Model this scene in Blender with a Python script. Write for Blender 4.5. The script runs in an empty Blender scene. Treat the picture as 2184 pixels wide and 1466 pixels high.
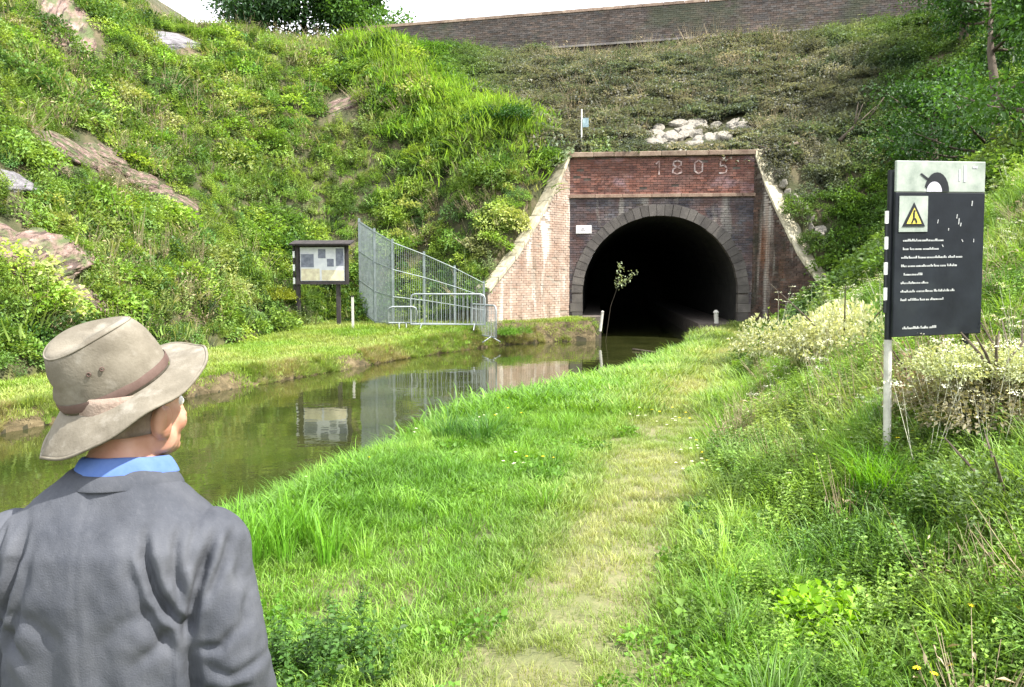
import bpy, bmesh, math, random
import numpy as np
from mathutils import Vector, Matrix, Euler

random.seed(7)
RNG = np.random.default_rng(11)
SC = bpy.context.scene
COL = SC.collection
R = math.radians

# ------------------------------------------------------------------ camera
CAM_Z = 2.0
PITCH = R(4.8)
cam_data = bpy.data.cameras.new('camera')
cam_data.sensor_width = 36.0
cam_data.lens = 28.02
cam_data.clip_start = 0.05
cam_data.clip_end = 900.0
cam = bpy.data.objects.new('camera', cam_data)
COL.objects.link(cam)
cam.location = (0, 0, CAM_Z)
cam.rotation_euler = (R(90) - PITCH, 0, 0)
SC.camera = cam

# ------------------------------------------------------------------ world, sun, exposure
SUN_EL = R(54)
SUN_DIR = Vector((math.cos(SUN_EL) * math.cos(R(22)), -math.cos(SUN_EL) * math.sin(R(22)), math.sin(SUN_EL)))
world = bpy.data.worlds.new("World")
SC.world = world
world.use_nodes = True
wn = world.node_tree
for n in list(wn.nodes):
    wn.nodes.remove(n)
sky = wn.nodes.new('ShaderNodeTexSky')
sky.sky_type = 'NISHITA'
sky.sun_disc = False
sky.sun_elevation = SUN_EL
sky.sun_rotation = R(90 + 22)
sky.air_density = 1.0
sky.dust_density = 2.5
cloud = wn.nodes.new('ShaderNodeMixRGB')
cloud.inputs[2].default_value = (10.0, 10.2, 10.6, 1)      # thin bright cloud veil
wtc = wn.nodes.new('ShaderNodeTexCoord')
wno = wn.nodes.new('ShaderNodeTexNoise')
wno.inputs['Scale'].default_value = 2.2
wno.inputs['Detail'].default_value = 6
wmr = wn.nodes.new('ShaderNodeMapRange')
wmr.inputs['From Min'].default_value = 0.3
wmr.inputs['From Max'].default_value = 0.6
wmr.inputs['To Min'].default_value = 0.45
wmr.inputs['To Max'].default_value = 0.9
bg = wn.nodes.new('ShaderNodeBackground')
bg.inputs['Strength'].default_value = 0.14
wo = wn.nodes.new('ShaderNodeOutputWorld')
wn.links.new(wtc.outputs['Generated'], wno.inputs['Vector'])
wn.links.new(wno.outputs['Fac'], wmr.inputs['Value'])
wn.links.new(wmr.outputs[0], cloud.inputs[0])
wn.links.new(sky.outputs[0], cloud.inputs[1])
wn.links.new(cloud.outputs[0], bg.inputs[0])
wn.links.new(bg.outputs[0], wo.inputs[0])

sun_data = bpy.data.lights.new('sun', 'SUN')
sun_data.energy = 4.7
sun_data.angle = R(0.6)
sun_data.color = (1.0, 0.955, 0.87)
sun = bpy.data.objects.new('sun', sun_data)
COL.objects.link(sun)
sun.rotation_euler = (-SUN_DIR).to_track_quat('-Z', 'Y').to_euler()

SC.view_settings.view_transform = 'Standard'
SC.view_settings.look = 'None'
SC.view_settings.gamma = 1.0
SC.view_settings.exposure = 1.32
SC.view_settings.use_curve_mapping = False
SC.cycles.max_bounces = 6
SC.cycles.diffuse_bounces = 3
SC.cycles.glossy_bounces = 3
SC.cycles.transmission_bounces = 3
SC.cycles.transparent_max_bounces = 4

# ------------------------------------------------------------------ helpers
def at(px, py, Y):
    """world point seen at photograph pixel (px, py) at distance Y along the ground"""
    a = (px - 1092) / 1700.0
    b = (733 - py) / 1700.0
    c, s = math.cos(PITCH), math.sin(PITCH)
    dy, dz = c + b * s, -s + b * c
    k = Y / dy
    return Vector((a * k, Y, CAM_Z + dz * k))


def tag(o, label=None, cat=None, group=None, kind=None):
    if label: o['label'] = label
    if cat: o['category'] = cat
    if group: o['group'] = group
    if kind: o['kind'] = kind
    return o


def empty(name, loc, rz=0.0, rot=None):
    o = bpy.data.objects.new(name, None)
    COL.objects.link(o)
    o.empty_display_size = 0.2
    o.location = loc
    o.rotation_euler = rot if rot is not None else (0, 0, rz)
    return o


def link(name, me, mat, parent=None, hidden_collection=None):
    o = bpy.data.objects.new(name, me)
    (hidden_collection.objects if hidden_collection else COL.objects).link(o)
    if mat is not None:
        for m in (mat if isinstance(mat, (list, tuple)) else [mat]):
            me.materials.append(m)
    if parent is not None:
        o.parent = parent
    return o


def np_mesh(name, V, F, smooth=False, var=None, facecol=None, midx=None):
    """V (n,3) and F (m,k) with one k for all faces"""
    V = np.asarray(V, np.float32); F = np.asarray(F, np.int32)
    me = bpy.data.meshes.new(name)
    k = F.shape[1]
    me.vertices.add(len(V)); me.vertices.foreach_set('co', V.ravel())
    me.loops.add(F.size); me.loops.foreach_set('vertex_index', F.ravel())
    me.polygons.add(len(F))
    me.polygons.foreach_set('loop_start', np.arange(0, F.size, k, dtype=np.int32))
    me.polygons.foreach_set('loop_total', np.full(len(F), k, np.int32))
    if smooth:
        me.polygons.foreach_set('use_smooth', np.ones(len(F), bool))
    if midx is not None:
        me.polygons.foreach_set('material_index', np.asarray(midx, np.int32))
    me.update(calc_edges=True)
    if var is not None:
        at_ = me.attributes.new('var', 'FLOAT', 'FACE'); at_.data.foreach_set('value', np.asarray(var, np.float32))
    if facecol is not None:
        c = np.concatenate([np.asarray(facecol, np.float32), np.ones((len(F), 1), np.float32)], 1)
        at_ = me.attributes.new('tone', 'FLOAT_COLOR', 'FACE'); at_.data.foreach_set('color', c.ravel())
    return me


class MB:
    """collects boxes, tubes, lathes and prisms into one mesh"""
    def __init__(s): s.v = []; s.f = []; s.t = []
    def add(s, vs, fs, tone=(1, 1, 1)):
        b = len(s.v); s.v += [tuple(v) for v in vs]
        s.f += [tuple(b + i for i in f) for f in fs]; s.t += [tone] * len(fs)
    def box(s, c, d, M=None, tone=(1, 1, 1), jit=0.0):
        x, y, z = d[0] / 2, d[1] / 2, d[2] / 2
        vs = [Vector((i * x, j * y, k * z)) for i in (-1, 1) for j in (-1, 1) for k in (-1, 1)]
        if jit: vs = [v + Vector([random.uniform(-jit, jit) for _ in range(3)]) for v in vs]
        if M is not None: vs = [M @ v for v in vs]
        vs = [v + Vector(c) for v in vs]
        s.add(vs, [(0, 1, 3, 2), (4, 6, 7, 5), (0, 4, 5, 1), (2, 3, 7, 6), (0, 2, 6, 4), (1, 5, 7, 3)], tone)
    def tube(s, pts, r, n=8, tone=(1, 1, 1), cap=True):
        pts = [Vector(p) for p in pts]
        rs = r if isinstance(r, (list, tuple)) else [r] * len(pts)
        vs = []; fs = []
        up = None
        for i, p in enumerate(pts):
            t = (pts[min(i + 1, len(pts) - 1)] - pts[max(i - 1, 0)]).normalized()
            if up is None: up = Vector((1, 0, 0)) if abs(t.x) < 0.8 else Vector((0, 1, 0))
            a = (up - t * up.dot(t)).normalized(); b = t.cross(a); up = a
            for k in range(n):
                an = 2 * math.pi * k / n
                vs.append(p + (a * math.cos(an) + b * math.sin(an)) * rs[i])
        for i in range(len(pts) - 1):
            for k in range(n):
                q = (k + 1) % n
                fs.append((i * n + k, i * n + q, (i + 1) * n + q, (i + 1) * n + k))
        if cap:
            fs.append(tuple(range(n))[::-1]); fs.append(tuple((len(pts) - 1) * n + k for k in range(n)))
        s.add(vs, fs, tone)
    def rings(s, rings, tone=(1, 1, 1), cap=True):
        n = len(rings[0]); vs = [v for r in rings for v in r]; fs = []
        for i in range(len(rings) - 1):
            for k in range(n):
                q = (k + 1) % n
                fs.append((i * n + k, i * n + q, (i + 1) * n + q, (i + 1) * n + k))
        if cap:
            fs.append(tuple(range(n))[::-1]); fs.append(tuple((len(rings) - 1) * n + k for k in range(n)))
        s.add(vs, fs, tone)
    def prism(s, poly, y0, y1, tone=(1, 1, 1)):
        """poly in x,z extruded along y"""
        n = len(poly)
        vs = [(x, y0, z) for x, z in poly] + [(x, y1, z) for x, z in poly]
        fs = [tuple(range(n)), tuple(range(2 * n - 1, n - 1, -1))]
        for k in range(n):
            q = (k + 1) % n
            fs.append((k, n + k, n + q, q))
        s.add(vs, fs, tone)
    def mesh(s, name, smooth=False, bevel=0.0):
        me = bpy.data.meshes.new(name)
        me.from_pydata(s.v, [], s.f)
        at_ = me.attributes.new('tone', 'FLOAT_COLOR', 'FACE')
        at_.data.foreach_set('color', np.array([(*t, 1) for t in s.t], np.float32).ravel())
        if bevel:
            bm = bmesh.new(); bm.from_mesh(me)
            bmesh.ops.bevel(bm, geom=bm.edges[:], offset=bevel, segments=1, affect='EDGES')
            bmesh.ops.recalc_face_normals(bm, faces=bm.faces[:])
            bm.to_mesh(me); bm.free()
        if smooth:
            for p in me.polygons: p.use_smooth = True
        me.update()
        return me
    def build(s, name, mat, parent=None, smooth=False, bevel=0.0):
        return link(name, s.mesh(name, smooth, bevel), mat, parent)


def smoothstep(a, b, x):
    t = np.clip((x - a) / (b - a), 0, 1)
    return t * t * (3 - 2 * t)


_perm = np.random.default_rng(5).random((256, 256)).astype(np.float32)
def vnoise(x, y):
    xi = np.floor(x).astype(int); yi = np.floor(y).astype(int)
    fx = x - xi; fy = y - yi
    fx = fx * fx * (3 - 2 * fx); fy = fy * fy * (3 - 2 * fy)
    g = lambda i, j: _perm[i & 255, j & 255]
    return (g(xi, yi) * (1 - fx) + g(xi + 1, yi) * fx) * (1 - fy) + (g(xi, yi + 1) * (1 - fx) + g(xi + 1, yi + 1) * fx) * fy
def fbm(x, y, o=4):
    x = np.asarray(x, float); y = np.asarray(y, float)
    r = 0; a = 0.5; f = 1.0; tot = 0
    for i in range(o):
        r = r + a * vnoise(x * f + 17.3 * i, y * f + 9.1 * i); tot += a; a *= 0.5; f *= 2.03
    return r / tot


# ------------------------------------------------------------------ materials
def newmat(name):
    m = bpy.data.materials.new(name); m.use_nodes = True
    nt = m.node_tree
    for n in list(nt.nodes): nt.nodes.remove(n)
    return m, nt
def N(nt, t, **kw):
    n = nt.nodes.new(t)
    for k, v in kw.items():
        if k in n.inputs: n.inputs[k].default_value = v
        else: setattr(n, k, v)
    return n
def ramp(nt, stops):
    r = nt.nodes.new('ShaderNodeValToRGB')
    e = r.color_ramp.elements
    while len(e) < len(stops): e.new(0.5)
    for i, (p, c) in enumerate(stops):
        e[i].position = p; e[i].color = (*c, 1)
    return r

def surf(name, stops, scale=5.0, rough=0.8, bump=0.3, bscale=40.0, tone=False, detail=8, stretch=(1, 1, 1), spec=0.3, metal=0.0, bdist=0.01, layers=()):
    """noise-mottled surface. layers: (colour, scale, stretch, lo, hi, amount) stains laid over in turn"""
    m, nt = newmat(name)
    out = N(nt, 'ShaderNodeOutputMaterial'); p = N(nt, 'ShaderNodeBsdfPrincipled')
    p.inputs['Metallic'].default_value = metal
    p.inputs['Specular IOR Level'].default_value = spec
    tc = N(nt, 'ShaderNodeTexCoord'); mp = N(nt, 'ShaderNodeMapping')
    mp.inputs['Scale'].default_value = stretch
    nt.links.new(tc.outputs['Object'], mp.inputs[0])
    no = N(nt, 'ShaderNodeTexNoise'); no.inputs['Scale'].default_value = scale; no.inputs['Detail'].default_value = detail
    no.inputs['Roughness'].default_value = 0.65
    nt.links.new(mp.outputs[0], no.inputs['Vector'])
    r = ramp(nt, stops); nt.links.new(no.outputs['Fac'], r.inputs[0])
    c = r.outputs[0]
    if tone:
        a = N(nt, 'ShaderNodeAttribute'); a.attribute_name = 'tone'
        mx = N(nt, 'ShaderNodeMixRGB'); mx.blend_type = 'MULTIPLY'; mx.inputs[0].default_value = 1
        nt.links.new(c, mx.inputs[1]); nt.links.new(a.outputs['Color'], mx.inputs[2]); c = mx.outputs[0]
    for (lc, ls, lst, lo, hi, amt) in layers:
        m2 = N(nt, 'ShaderNodeMapping'); m2.inputs['Scale'].default_value = lst
        m2.inputs['Location'].default_value = (ls * 1.7, 3.1, 0.4)
        nt.links.new(tc.outputs['Object'], m2.inputs[0])
        n2 = N(nt, 'ShaderNodeTexNoise'); n2.inputs['Scale'].default_value = ls; n2.inputs['Detail'].default_value = 6
        nt.links.new(m2.outputs[0], n2.inputs['Vector'])
        mr = N(nt, 'ShaderNodeMapRange'); mr.inputs['From Min'].default_value = lo; mr.inputs['From Max'].default_value = hi
        mr.inputs['To Max'].default_value = amt
        nt.links.new(n2.outputs['Fac'], mr.inputs['Value'])
        mx = N(nt, 'ShaderNodeMixRGB'); mx.inputs[2].default_value = (*lc, 1)
        nt.links.new(mr.outputs[0], mx.inputs[0]); nt.links.new(c, mx.inputs[1]); c = mx.outputs[0]
    nt.links.new(c, p.inputs['Base Color'])
    p.inputs['Roughness'].default_value = rough
    if bump:
        nb = N(nt, 'ShaderNodeTexNoise'); nb.inputs['Scale'].default_value = bscale; nb.inputs['Detail'].default_value = 5
        nt.links.new(tc.outputs['Object'], nb.inputs['Vector'])
        b = N(nt, 'ShaderNodeBump'); b.inputs['Strength'].default_value = bump; b.inputs['Distance'].default_value = bdist
        nt.links.new(nb.outputs['Fac'], b.inputs['Height']); nt.links.new(b.outputs[0], p.inputs['Normal'])
    nt.links.new(p.outputs[0], out.inputs[0])
    return m

def leafmat(name, trans=0.35, rough=0.55, mul=1.0, colour=None):
    m, nt = newmat(name)
    out = N(nt, 'ShaderNodeOutputMaterial'); p = N(nt, 'ShaderNodeBsdfPrincipled'); tr = N(nt, 'ShaderNodeBsdfTranslucent')
    p.inputs['Roughness'].default_value = rough; p.inputs['Specular IOR Level'].default_value = 0.35
    mixs = N(nt, 'ShaderNodeMixShader'); mixs.inputs[0].default_value = trans
    if colour is None:
        a = N(nt, 'ShaderNodeAttribute'); a.attribute_type = 'INSTANCER'; a.attribute_name = 'tint'; base = a.outputs['Color']
    else:
        rgb = N(nt, 'ShaderNodeRGB'); rgb.outputs[0].default_value = (*colour, 1); base = rgb.outputs[0]
    v = N(nt, 'ShaderNodeAttribute'); v.attribute_name = 'var'
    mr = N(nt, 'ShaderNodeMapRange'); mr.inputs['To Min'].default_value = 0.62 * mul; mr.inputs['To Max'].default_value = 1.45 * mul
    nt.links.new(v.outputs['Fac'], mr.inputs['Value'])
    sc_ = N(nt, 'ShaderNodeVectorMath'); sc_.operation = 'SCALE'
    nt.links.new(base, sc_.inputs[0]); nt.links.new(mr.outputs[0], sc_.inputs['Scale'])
    ty = N(nt, 'ShaderNodeMixRGB'); ty.blend_type = 'MULTIPLY'; ty.inputs[0].default_value = 1; ty.inputs[2].default_value = (1.25, 1.2, 0.6, 1)
    nt.links.new(sc_.outputs[0], p.inputs['Base Color']); nt.links.new(sc_.outputs[0], ty.inputs[1]); nt.links.new(ty.outputs[0], tr.inputs['Color'])
    nt.links.new(p.outputs[0], mixs.inputs[1]); nt.links.new(tr.outputs[0], mixs.inputs[2]); nt.links.new(mixs.outputs[0], out.inputs[0])
    return m

M = {}
M['leaf'] = leafmat('leaf')
M['grass'] = leafmat('grass_blade', 0.4, 0.5)
M['petal_white'] = leafmat('white_petal', 0.2, 0.6, 1.0, (0.75, 0.75, 0.62))
M['petal_yellow'] = leafmat('yellow_petal', 0.2, 0.6, 1.0, (0.85, 0.7, 0.03))
M['dry'] = leafmat('dry_stem', 0.15, 0.7, 1.0, (0.33, 0.27, 0.17))
M['bark'] = surf('bark', [(0.3, (0.05, 0.038, 0.028)), (0.7, (0.16, 0.13, 0.1))], 12, 0.9, 0.6, 30, stretch=(1, 1, 0.3))
M['earth'] = surf('earth', [(0.3, (0.055, 0.06, 0.02)), (0.5, (0.08, 0.085, 0.03)), (0.72, (0.14, 0.12, 0.06))], 3.0, 0.95, 0.6, 25, bdist=0.03)
M['hillearth'] = surf('hill_earth', [(0.3, (0.025, 0.035, 0.012)), (0.5, (0.06, 0.06, 0.028)), (0.7, (0.13, 0.1, 0.065))], 1.6, 0.95, 0.6, 12, bdist=0.05)
def wear_ground():
    m, nt = newmat('towpath_ground')
    out = N(nt, 'ShaderNodeOutputMaterial'); p = N(nt, 'ShaderNodeBsdfPrincipled'); p.inputs['Roughness'].default_value = .95
    tc = N(nt, 'ShaderNodeTexCoord')
    def noi(sc, det=7):
        n = N(nt, 'ShaderNodeTexNoise'); n.inputs['Scale'].default_value = sc; n.inputs['Detail'].default_value = det; nt.links.new(tc.outputs['Object'], n.inputs['Vector']); return n
    n1, n2, n3 = noi(3), noi(2.4), noi(34, 4)
    g = ramp(nt, [(0.3, (0.05, 0.06, 0.018)), (0.5, (0.08, 0.09, 0.03)), (0.72, (0.14, 0.12, 0.06))]); nt.links.new(n1.outputs['Fac'], g.inputs[0])
    w = ramp(nt, [(0.25, (0.07, 0.09, 0.03)), (0.5, (0.125, 0.13, 0.05)), (0.62, (0.18, 0.155, 0.085)), (0.8, (0.28, 0.25, 0.19))]); 
    ad = N(nt, 'ShaderNodeMixRGB'); ad.inputs[0].default_value = .45; nt.links.new(n2.outputs['Color'], ad.inputs[1]); nt.links.new(n3.outputs['Color'], ad.inputs[2]); nt.links.new(ad.outputs[0], w.inputs[0])
    a = N(nt, 'ShaderNodeAttribute'); a.attribute_name = 'wear'
    m2 = N(nt, 'ShaderNodeMath'); m2.operation = 'MULTIPLY_ADD'; m2.inputs[1].default_value = 1.2; nt.links.new(n2.outputs['Fac'], m2.inputs[0])
    sb = N(nt, 'ShaderNodeMath'); sb.operation = 'SUBTRACT'; sb.inputs[1].default_value = .6; nt.links.new(a.outputs['Fac'], sb.inputs[0]); nt.links.new(sb.outputs[0], m2.inputs[2])
    mx = N(nt, 'ShaderNodeMixRGB'); mx.use_clamp = True; cl = N(nt, 'ShaderNodeClamp'); nt.links.new(m2.outputs[0], cl.inputs[0]); nt.links.new(cl.outputs[0], mx.inputs[0])
    nt.links.new(g.outputs[0], mx.inputs[1]); nt.links.new(w.outputs[0], mx.inputs[2]); nt.links.new(mx.outputs[0], p.inputs['Base Color'])
    b_ = N(nt, 'ShaderNodeBump'); b_.inputs['Strength'].default_value = .7; b_.inputs['Distance'].default_value = .02; nt.links.new(n3.outputs['Fac'], b_.inputs['Height']); nt.links.new(b_.outputs[0], p.inputs['Normal'])
    nt.links.new(p.outputs[0], out.inputs[0]); return m
M['path'] = wear_ground()
M['bankedge'] = surf('eroded_bank', [(0.3, (0.035, 0.03, 0.015)), (0.55, (0.11, 0.085, 0.045)), (0.75, (0.2, 0.16, 0.09))], 4, 0.95, 0.8, 14, bdist=0.06)
M['bed'] = surf('canal_silt', [(0.3, (0.03, 0.03, 0.015)), (0.7, (0.06, 0.05, 0.03))], 2, 0.9, 0.2)
M['rock'] = surf('pale_rock', [(0.3, (0.08, 0.05, 0.04)), (0.5, (0.19, 0.13, 0.11)), (0.68, (0.32, 0.235, 0.205))], 3.5, 0.95, 1.0, 6, bdist=0.16,
                 layers=[((0.07, 0.10, 0.035), 2.4, (1, 1, 1), 0.47, 0.6, 0.9), ((0.05, 0.035, 0.03), 3.2, (.35, 2.2, 3), 0.56, 0.62, 0.85)])
M['greyrock'] = surf('grey_rock', [(0.3, (0.07, 0.065, 0.07)), (0.7, (0.25, 0.24, 0.26))], 4, 0.9, 0.8, 12, bdist=0.06)
M['rubble'] = surf('white_rubble', [(0.3, (0.12, 0.11, 0.09)), (0.7, (0.32, 0.295, 0.255))], 5, 0.9, 0.6, 15, bdist=0.03)
# ------------------------------------------------------------------ terrain shape
NEAR = np.array([(-9, -14), (-5.8, -4), (-4.1, 1), (-3.0, 4), (-2.45, 5.6), (-1.85, 7.4), (-0.9, 9.9), (0.4, 12.6), (1.45, 14.5), (3.1, 17.7), (4.8, 22.0), (5.75, 25.3), (6.0, 27), (6.6, 60)], float)
FAR = np.array([(-16, -14), (-11.5, -4), (-9.8, 2), (-8.1, 7), (-6.5, 10), (-4.9, 14.2), (-2.3, 20), (-0.3, 23.2), (1.2, 24.4), (2.72, 24.75), (2.85, 26.2), (3.5, 60)], float)
PATH = np.array([(-0.1, -6), (0.0, 0), (0.08, 3.1), (0.45, 4.1), (0.95, 5.6), (1.4, 7.6), (2.15, 10), (3.2, 12.9), (4.85, 17.4), (6.4, 22), (6.75, 25.6), (7.6, 60)], float)
# foot of the slopes all round the cutting: x, y, height there, gradient behind it
FOOT = np.array([(-16, -14, .5, .9), (-11.6, 2, .4, .95), (-8.2, 12.75, .4, 1.0), (-6.7, 21.5, .42, 1.0), (-5.6, 24.2, .45, 1.0), (-2.4, 24.5, .6, 1.0), (-0.95, 23.7, 1.35, 1.0), (1.55, 26.5, 5.6, .66),
                 (2.1, 26.75, 5.8, .62), (7.75, 26.15, 5.8, .62), (8.1, 25.8, 5.5, .66), (9.3, 23.2, 1.7, .85), (7.9, 21.3, .55, .8), (4.7, 15, .5, .75), (2.6, 9, .42, .62),
                 (1.75, 6.6, .42, .5), (1.5, 3, .4, .42), (1.5, -14, .4, .4)], float)

def seg_dist(P, L):
    """distance to polyline and side (+ = right of its direction)"""
    best = np.full(len(P), 1e9); side = np.zeros(len(P))
    for a, b in zip(L[:-1, :2], L[1:, :2]):
        d = b - a; l2 = d @ d
        t = np.clip(((P - a) @ d) / l2, 0, 1)
        q = a + t[:, None] * d
        r = P - q; dist = np.hypot(r[:, 0], r[:, 1])
        cr = d[1] * r[:, 0] - d[0] * r[:, 1]
        m = dist < best
        best = np.where(m, dist, best); side = np.where(m, np.sign(cr), side)
    return best, side

_fs = []
for a, b in zip(FOOT[:-1], FOOT[1:]):
    n = max(1, int(np.hypot(*(b[:2] - a[:2])) / 0.3))
    for i in range(n): _fs.append(a + (b - a) * i / n)
_fs.append(FOOT[-1]); _fs = np.array(_fs)

def inside_cutting(P):
    """True inside the horseshoe of slope feet"""
    x, y = P[:, 0], P[:, 1]; c = np.zeros(len(P), bool)
    L = FOOT[:, :2]; n = len(L)
    for i in range(n):
        x1, y1 = L[i]; x2, y2 = L[(i + 1) % n]
        if y1 == y2: continue
        k = ((y1 > y) != (y2 > y)) & (x < (x2 - x1) * (y - y1) / (y2 - y1) + x1)
        c ^= k
    return c | (y < -13.9)

SPUR = np.array([(-9.5, 38.5), (-8, 36.5), (-4.5, 31.5), (-1.6, 28.4), (0.2, 26.9)], float)
def terrain(P, rough=True):
    P = np.asarray(P, float).reshape(-1, 2)
    out = np.zeros(len(P))
    x, y = P[:, 0], P[:, 1]
    dn, sn = seg_dist(P, NEAR); df, sf = seg_dist(P, FAR)
    near = sn > 0; far = sf < 0
    ins = inside_cutting(P)
    # flat ground in the cutting
    lip = 0.1 * (fbm(x * 1.3, y * 1.3) - .5)
    zn = 0.42 * smoothstep(-0.15, 1.05, dn + lip * 3) + 0.06 * (fbm(x * .9 + 40, y * .9) - .5)
    zn = zn * (1 - .25 * smoothstep(9, 13, y) * smoothstep(23, 20, y) * smoothstep(2.2, .4, dn))
    zn = zn - 0.2 * smoothstep(0.3, -1.1, x) * smoothstep(6.5, 3.0, y) * smoothstep(0, .6, dn)
    zf = (0.27 + .34 * smoothstep(19, 24.5, y)) * smoothstep(-0.05, 0.4, df + lip * 3) + 0.1 * (fbm(x * .8, y * .8 + 30) - .5)
    flat = np.where(near, zn, np.where(far, zf, -0.75))
    wet = ~(near | far)
    # slopes
    hill = np.zeros(len(P))
    idx = np.where(~ins)[0]
    for s in range(0, len(idx), 20000):
        ii = idx[s:s + 20000]
        D = np.hypot(x[ii, None] - _fs[None, :, 0], y[ii, None] - _fs[None, :, 1])
        w = 1.0 / (D + 0.05) ** 5
        hill[ii] = ((_fs[None, :, 2] + _fs[None, :, 3] * D) * w).sum(1) / w.sum(1)
    ds, _ = seg_dist(P, SPUR)
    hill = hill + 0.9 * np.exp(-(ds / 1.6) ** 2)
    cap = 11.6 + .7 * smoothstep(2, 8, x) - 0.2 * smoothstep(-5.5, -8.5, x) + 9 * smoothstep(-15.5, -24, x + 0.0 * y) + 7 * smoothstep(15.5, 23, x)
    k = 0.8
    e = np.clip((hill - cap) / k, -30, 30)
    hill = cap - k * np.log1p(np.exp(-e)) 
    hill = np.minimum(hill, cap)
    if rough:
        amp = smoothstep(0.5, 3.5, hill)
        hill = hill + amp * (0.9 * (fbm(x * .35, y * .35, 3) - .5) + 0.5 * (fbm(x * 1.1 + 8, y * 1.1, 3) - .5))
    out = np.where(ins | wet & (y < 26), flat, hill)
    out = np.where(ins & wet, -0.75, out)
    return out

def gz(x, y):
    return float(terrain([(x, y)])[0])

def axis(*spans):
    r = []
    for a, b, st in spans: r.append(np.arange(a, b, st))
    r.append(np.array([spans[-1][1]])); return np.concatenate(r)

gx = axis((-120, -40, 10), (-40, -14, .5), (-14, -8.5, .22), (-8.5, 5, .1), (5, 10, .16), (10, 26, .4), (26, 120, 10))
gy = axis((-60, -12, 6), (-12, 2, .5), (2, 14, .1), (14, 28, .13), (28, 42, .35), (42, 60, 1.5), (60, 400, 20))
GX, GY = np.meshgrid(gx, gy)
PP = np.stack([GX.ravel(), GY.ravel()], 1)
ZZ = terrain(PP)
nx, ny = len(gx), len(gy)
ii = (np.arange(ny - 1)[:, None] * nx + np.arange(nx - 1)[None, :]).ravel()
FQ = np.stack([ii, ii + 1, ii + nx + 1, ii + nx], 1)
VV = np.concatenate([PP, ZZ[:, None]], 1)
fc = VV[FQ].mean(1)
fcp = fc[:, :2]
zr = VV[FQ][:, :, 2].max(1) - VV[FQ][:, :, 2].min(1)
ins_f = inside_cutting(fcp)
dpath, _ = seg_dist(fcp, PATH)
dnf, snf = seg_dist(fcp, NEAR); dff, sff = seg_dist(fcp, FAR)
is_path = ins_f & (dpath + 0.25 * (fbm(fcp[:, 0] * 2, fcp[:, 1] * 2) - .5) < 0.24) & (snf > 0)
is_bed = ins_f & ~(snf > 0) & ~(sff < 0)
is_near = ins_f & (snf > 0) & ~is_path
is_far = ins_f & (sff < 0)
is_edge = is_far & (dff < 0.42)
is_far &= ~is_edge
# walls and the tunnel mouth stand where the ground steps: no ground faces across those steps
kill = (zr > 1.0) & (fcp[:, 0] > 1.7) & (fcp[:, 0] < 7.9) & (fcp[:, 1] > 25.6) & (fcp[:, 1] < 27.4)
deep = ins_f & (fcp[:, 1] > 26.05) & (fcp[:, 0] > 1.2) & (fcp[:, 0] < 8.5)
is_hill = ~ins_f
def ground(name, mask, mat):
    F = FQ[mask & ~kill & ~deep]
    u, inv = np.unique(F, return_inverse=True)
    o = link(name, np_mesh(name, VV[u], inv.reshape(F.shape), smooth=True), M[mat])
    if mat == 'path':
        dpv, _ = seg_dist(VV[u][:, :2], PATH); wv = np.exp(-(dpv / .42) ** 2)
        a = o.data.attributes.new('wear', 'FLOAT', 'POINT'); a.data.foreach_set('value', wv.astype(np.float32))
    o['kind'] = 'structure'; return o
ground('footpath', is_path, 'path')
ground('towpath_verge', is_near, 'path')
ground('far_bank', is_far, 'earth')
ground('eroded_bank_edge', is_edge, 'bankedge')
ground('canal_bed', is_bed, 'bed')
ground('hillside', is_hill, 'hillearth')

# ------------------------------------------------------------------ canal water
m, nt = newmat('canal_water')
out = N(nt, 'ShaderNodeOutputMaterial'); p = N(nt, 'ShaderNodeBsdfPrincipled')
p.inputs['Base Color'].default_value = (0.062, 0.06, 0.012, 1); p.inputs['Roughness'].default_value = 0.03
p.inputs['IOR'].default_value = 1.5
p.inputs['Specular IOR Level'].default_value = 1.0
tc = N(nt, 'ShaderNodeTexCoord'); mp = N(nt, 'ShaderNodeMapping'); mp.inputs['Scale'].default_value = (1, 1, 1)
no = N(nt, 'ShaderNodeTexNoise'); no.inputs['Scale'].default_value = 1.6; no.inputs['Detail'].default_value = 4
b = N(nt, 'ShaderNodeBump'); b.inputs['Strength'].default_value = 0.16; b.inputs['Distance'].default_value = 0.03
nt.links.new(tc.outputs['Object'], mp.inputs[0]); nt.links.new(mp.outputs[0], no.inputs['Vector'])
nt.links.new(no.outputs['Fac'], b.inputs['Height']); nt.links.new(b.outputs[0], p.inputs['Normal'])
n2 = N(nt, 'ShaderNodeTexNoise'); n2.inputs['Scale'].default_value = 0.7; n2.inputs['Detail'].default_value = 6
r = ramp(nt, [(0.35, (0.018, 0.022, 0.006)), (0.62, (0.036, 0.04, 0.012))])
nt.links.new(tc.outputs['Object'], n2.inputs['Vector']); nt.links.new(n2.outputs['Fac'], r.inputs[0]); nt.links.new(r.outputs[0], p.inputs['Base Color'])
nt.links.new(p.outputs[0], out.inputs[0]); M['water'] = m
wl = []; 
ys = np.linspace(-14, 25.3, 90)
fx = np.interp(ys, FAR[:, 1], FAR[:, 0]) - 0.8; nxx = np.interp(ys, NEAR[:, 1], NEAR[:, 0]) + 0.8
V = []; F = []
for i, y in enumerate(ys): V += [(fx[i], y, 0), (nxx[i], y, 0)]
F = [(2 * i, 2 * i + 1, 2 * i + 3, 2 * i + 2) for i in range(len(ys) - 1)]
b0 = len(V); V += [(1.6, 25.3, 0), (8.2, 25.3, 0), (11.5, 57, 0), (4.4, 57, 0)]; F.append((b0, b0 + 1, b0 + 2, b0 + 3))
w = link('canal_water', np_mesh('canal_water', V, F), M['water']); w['kind'] = 'structure'
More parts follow.
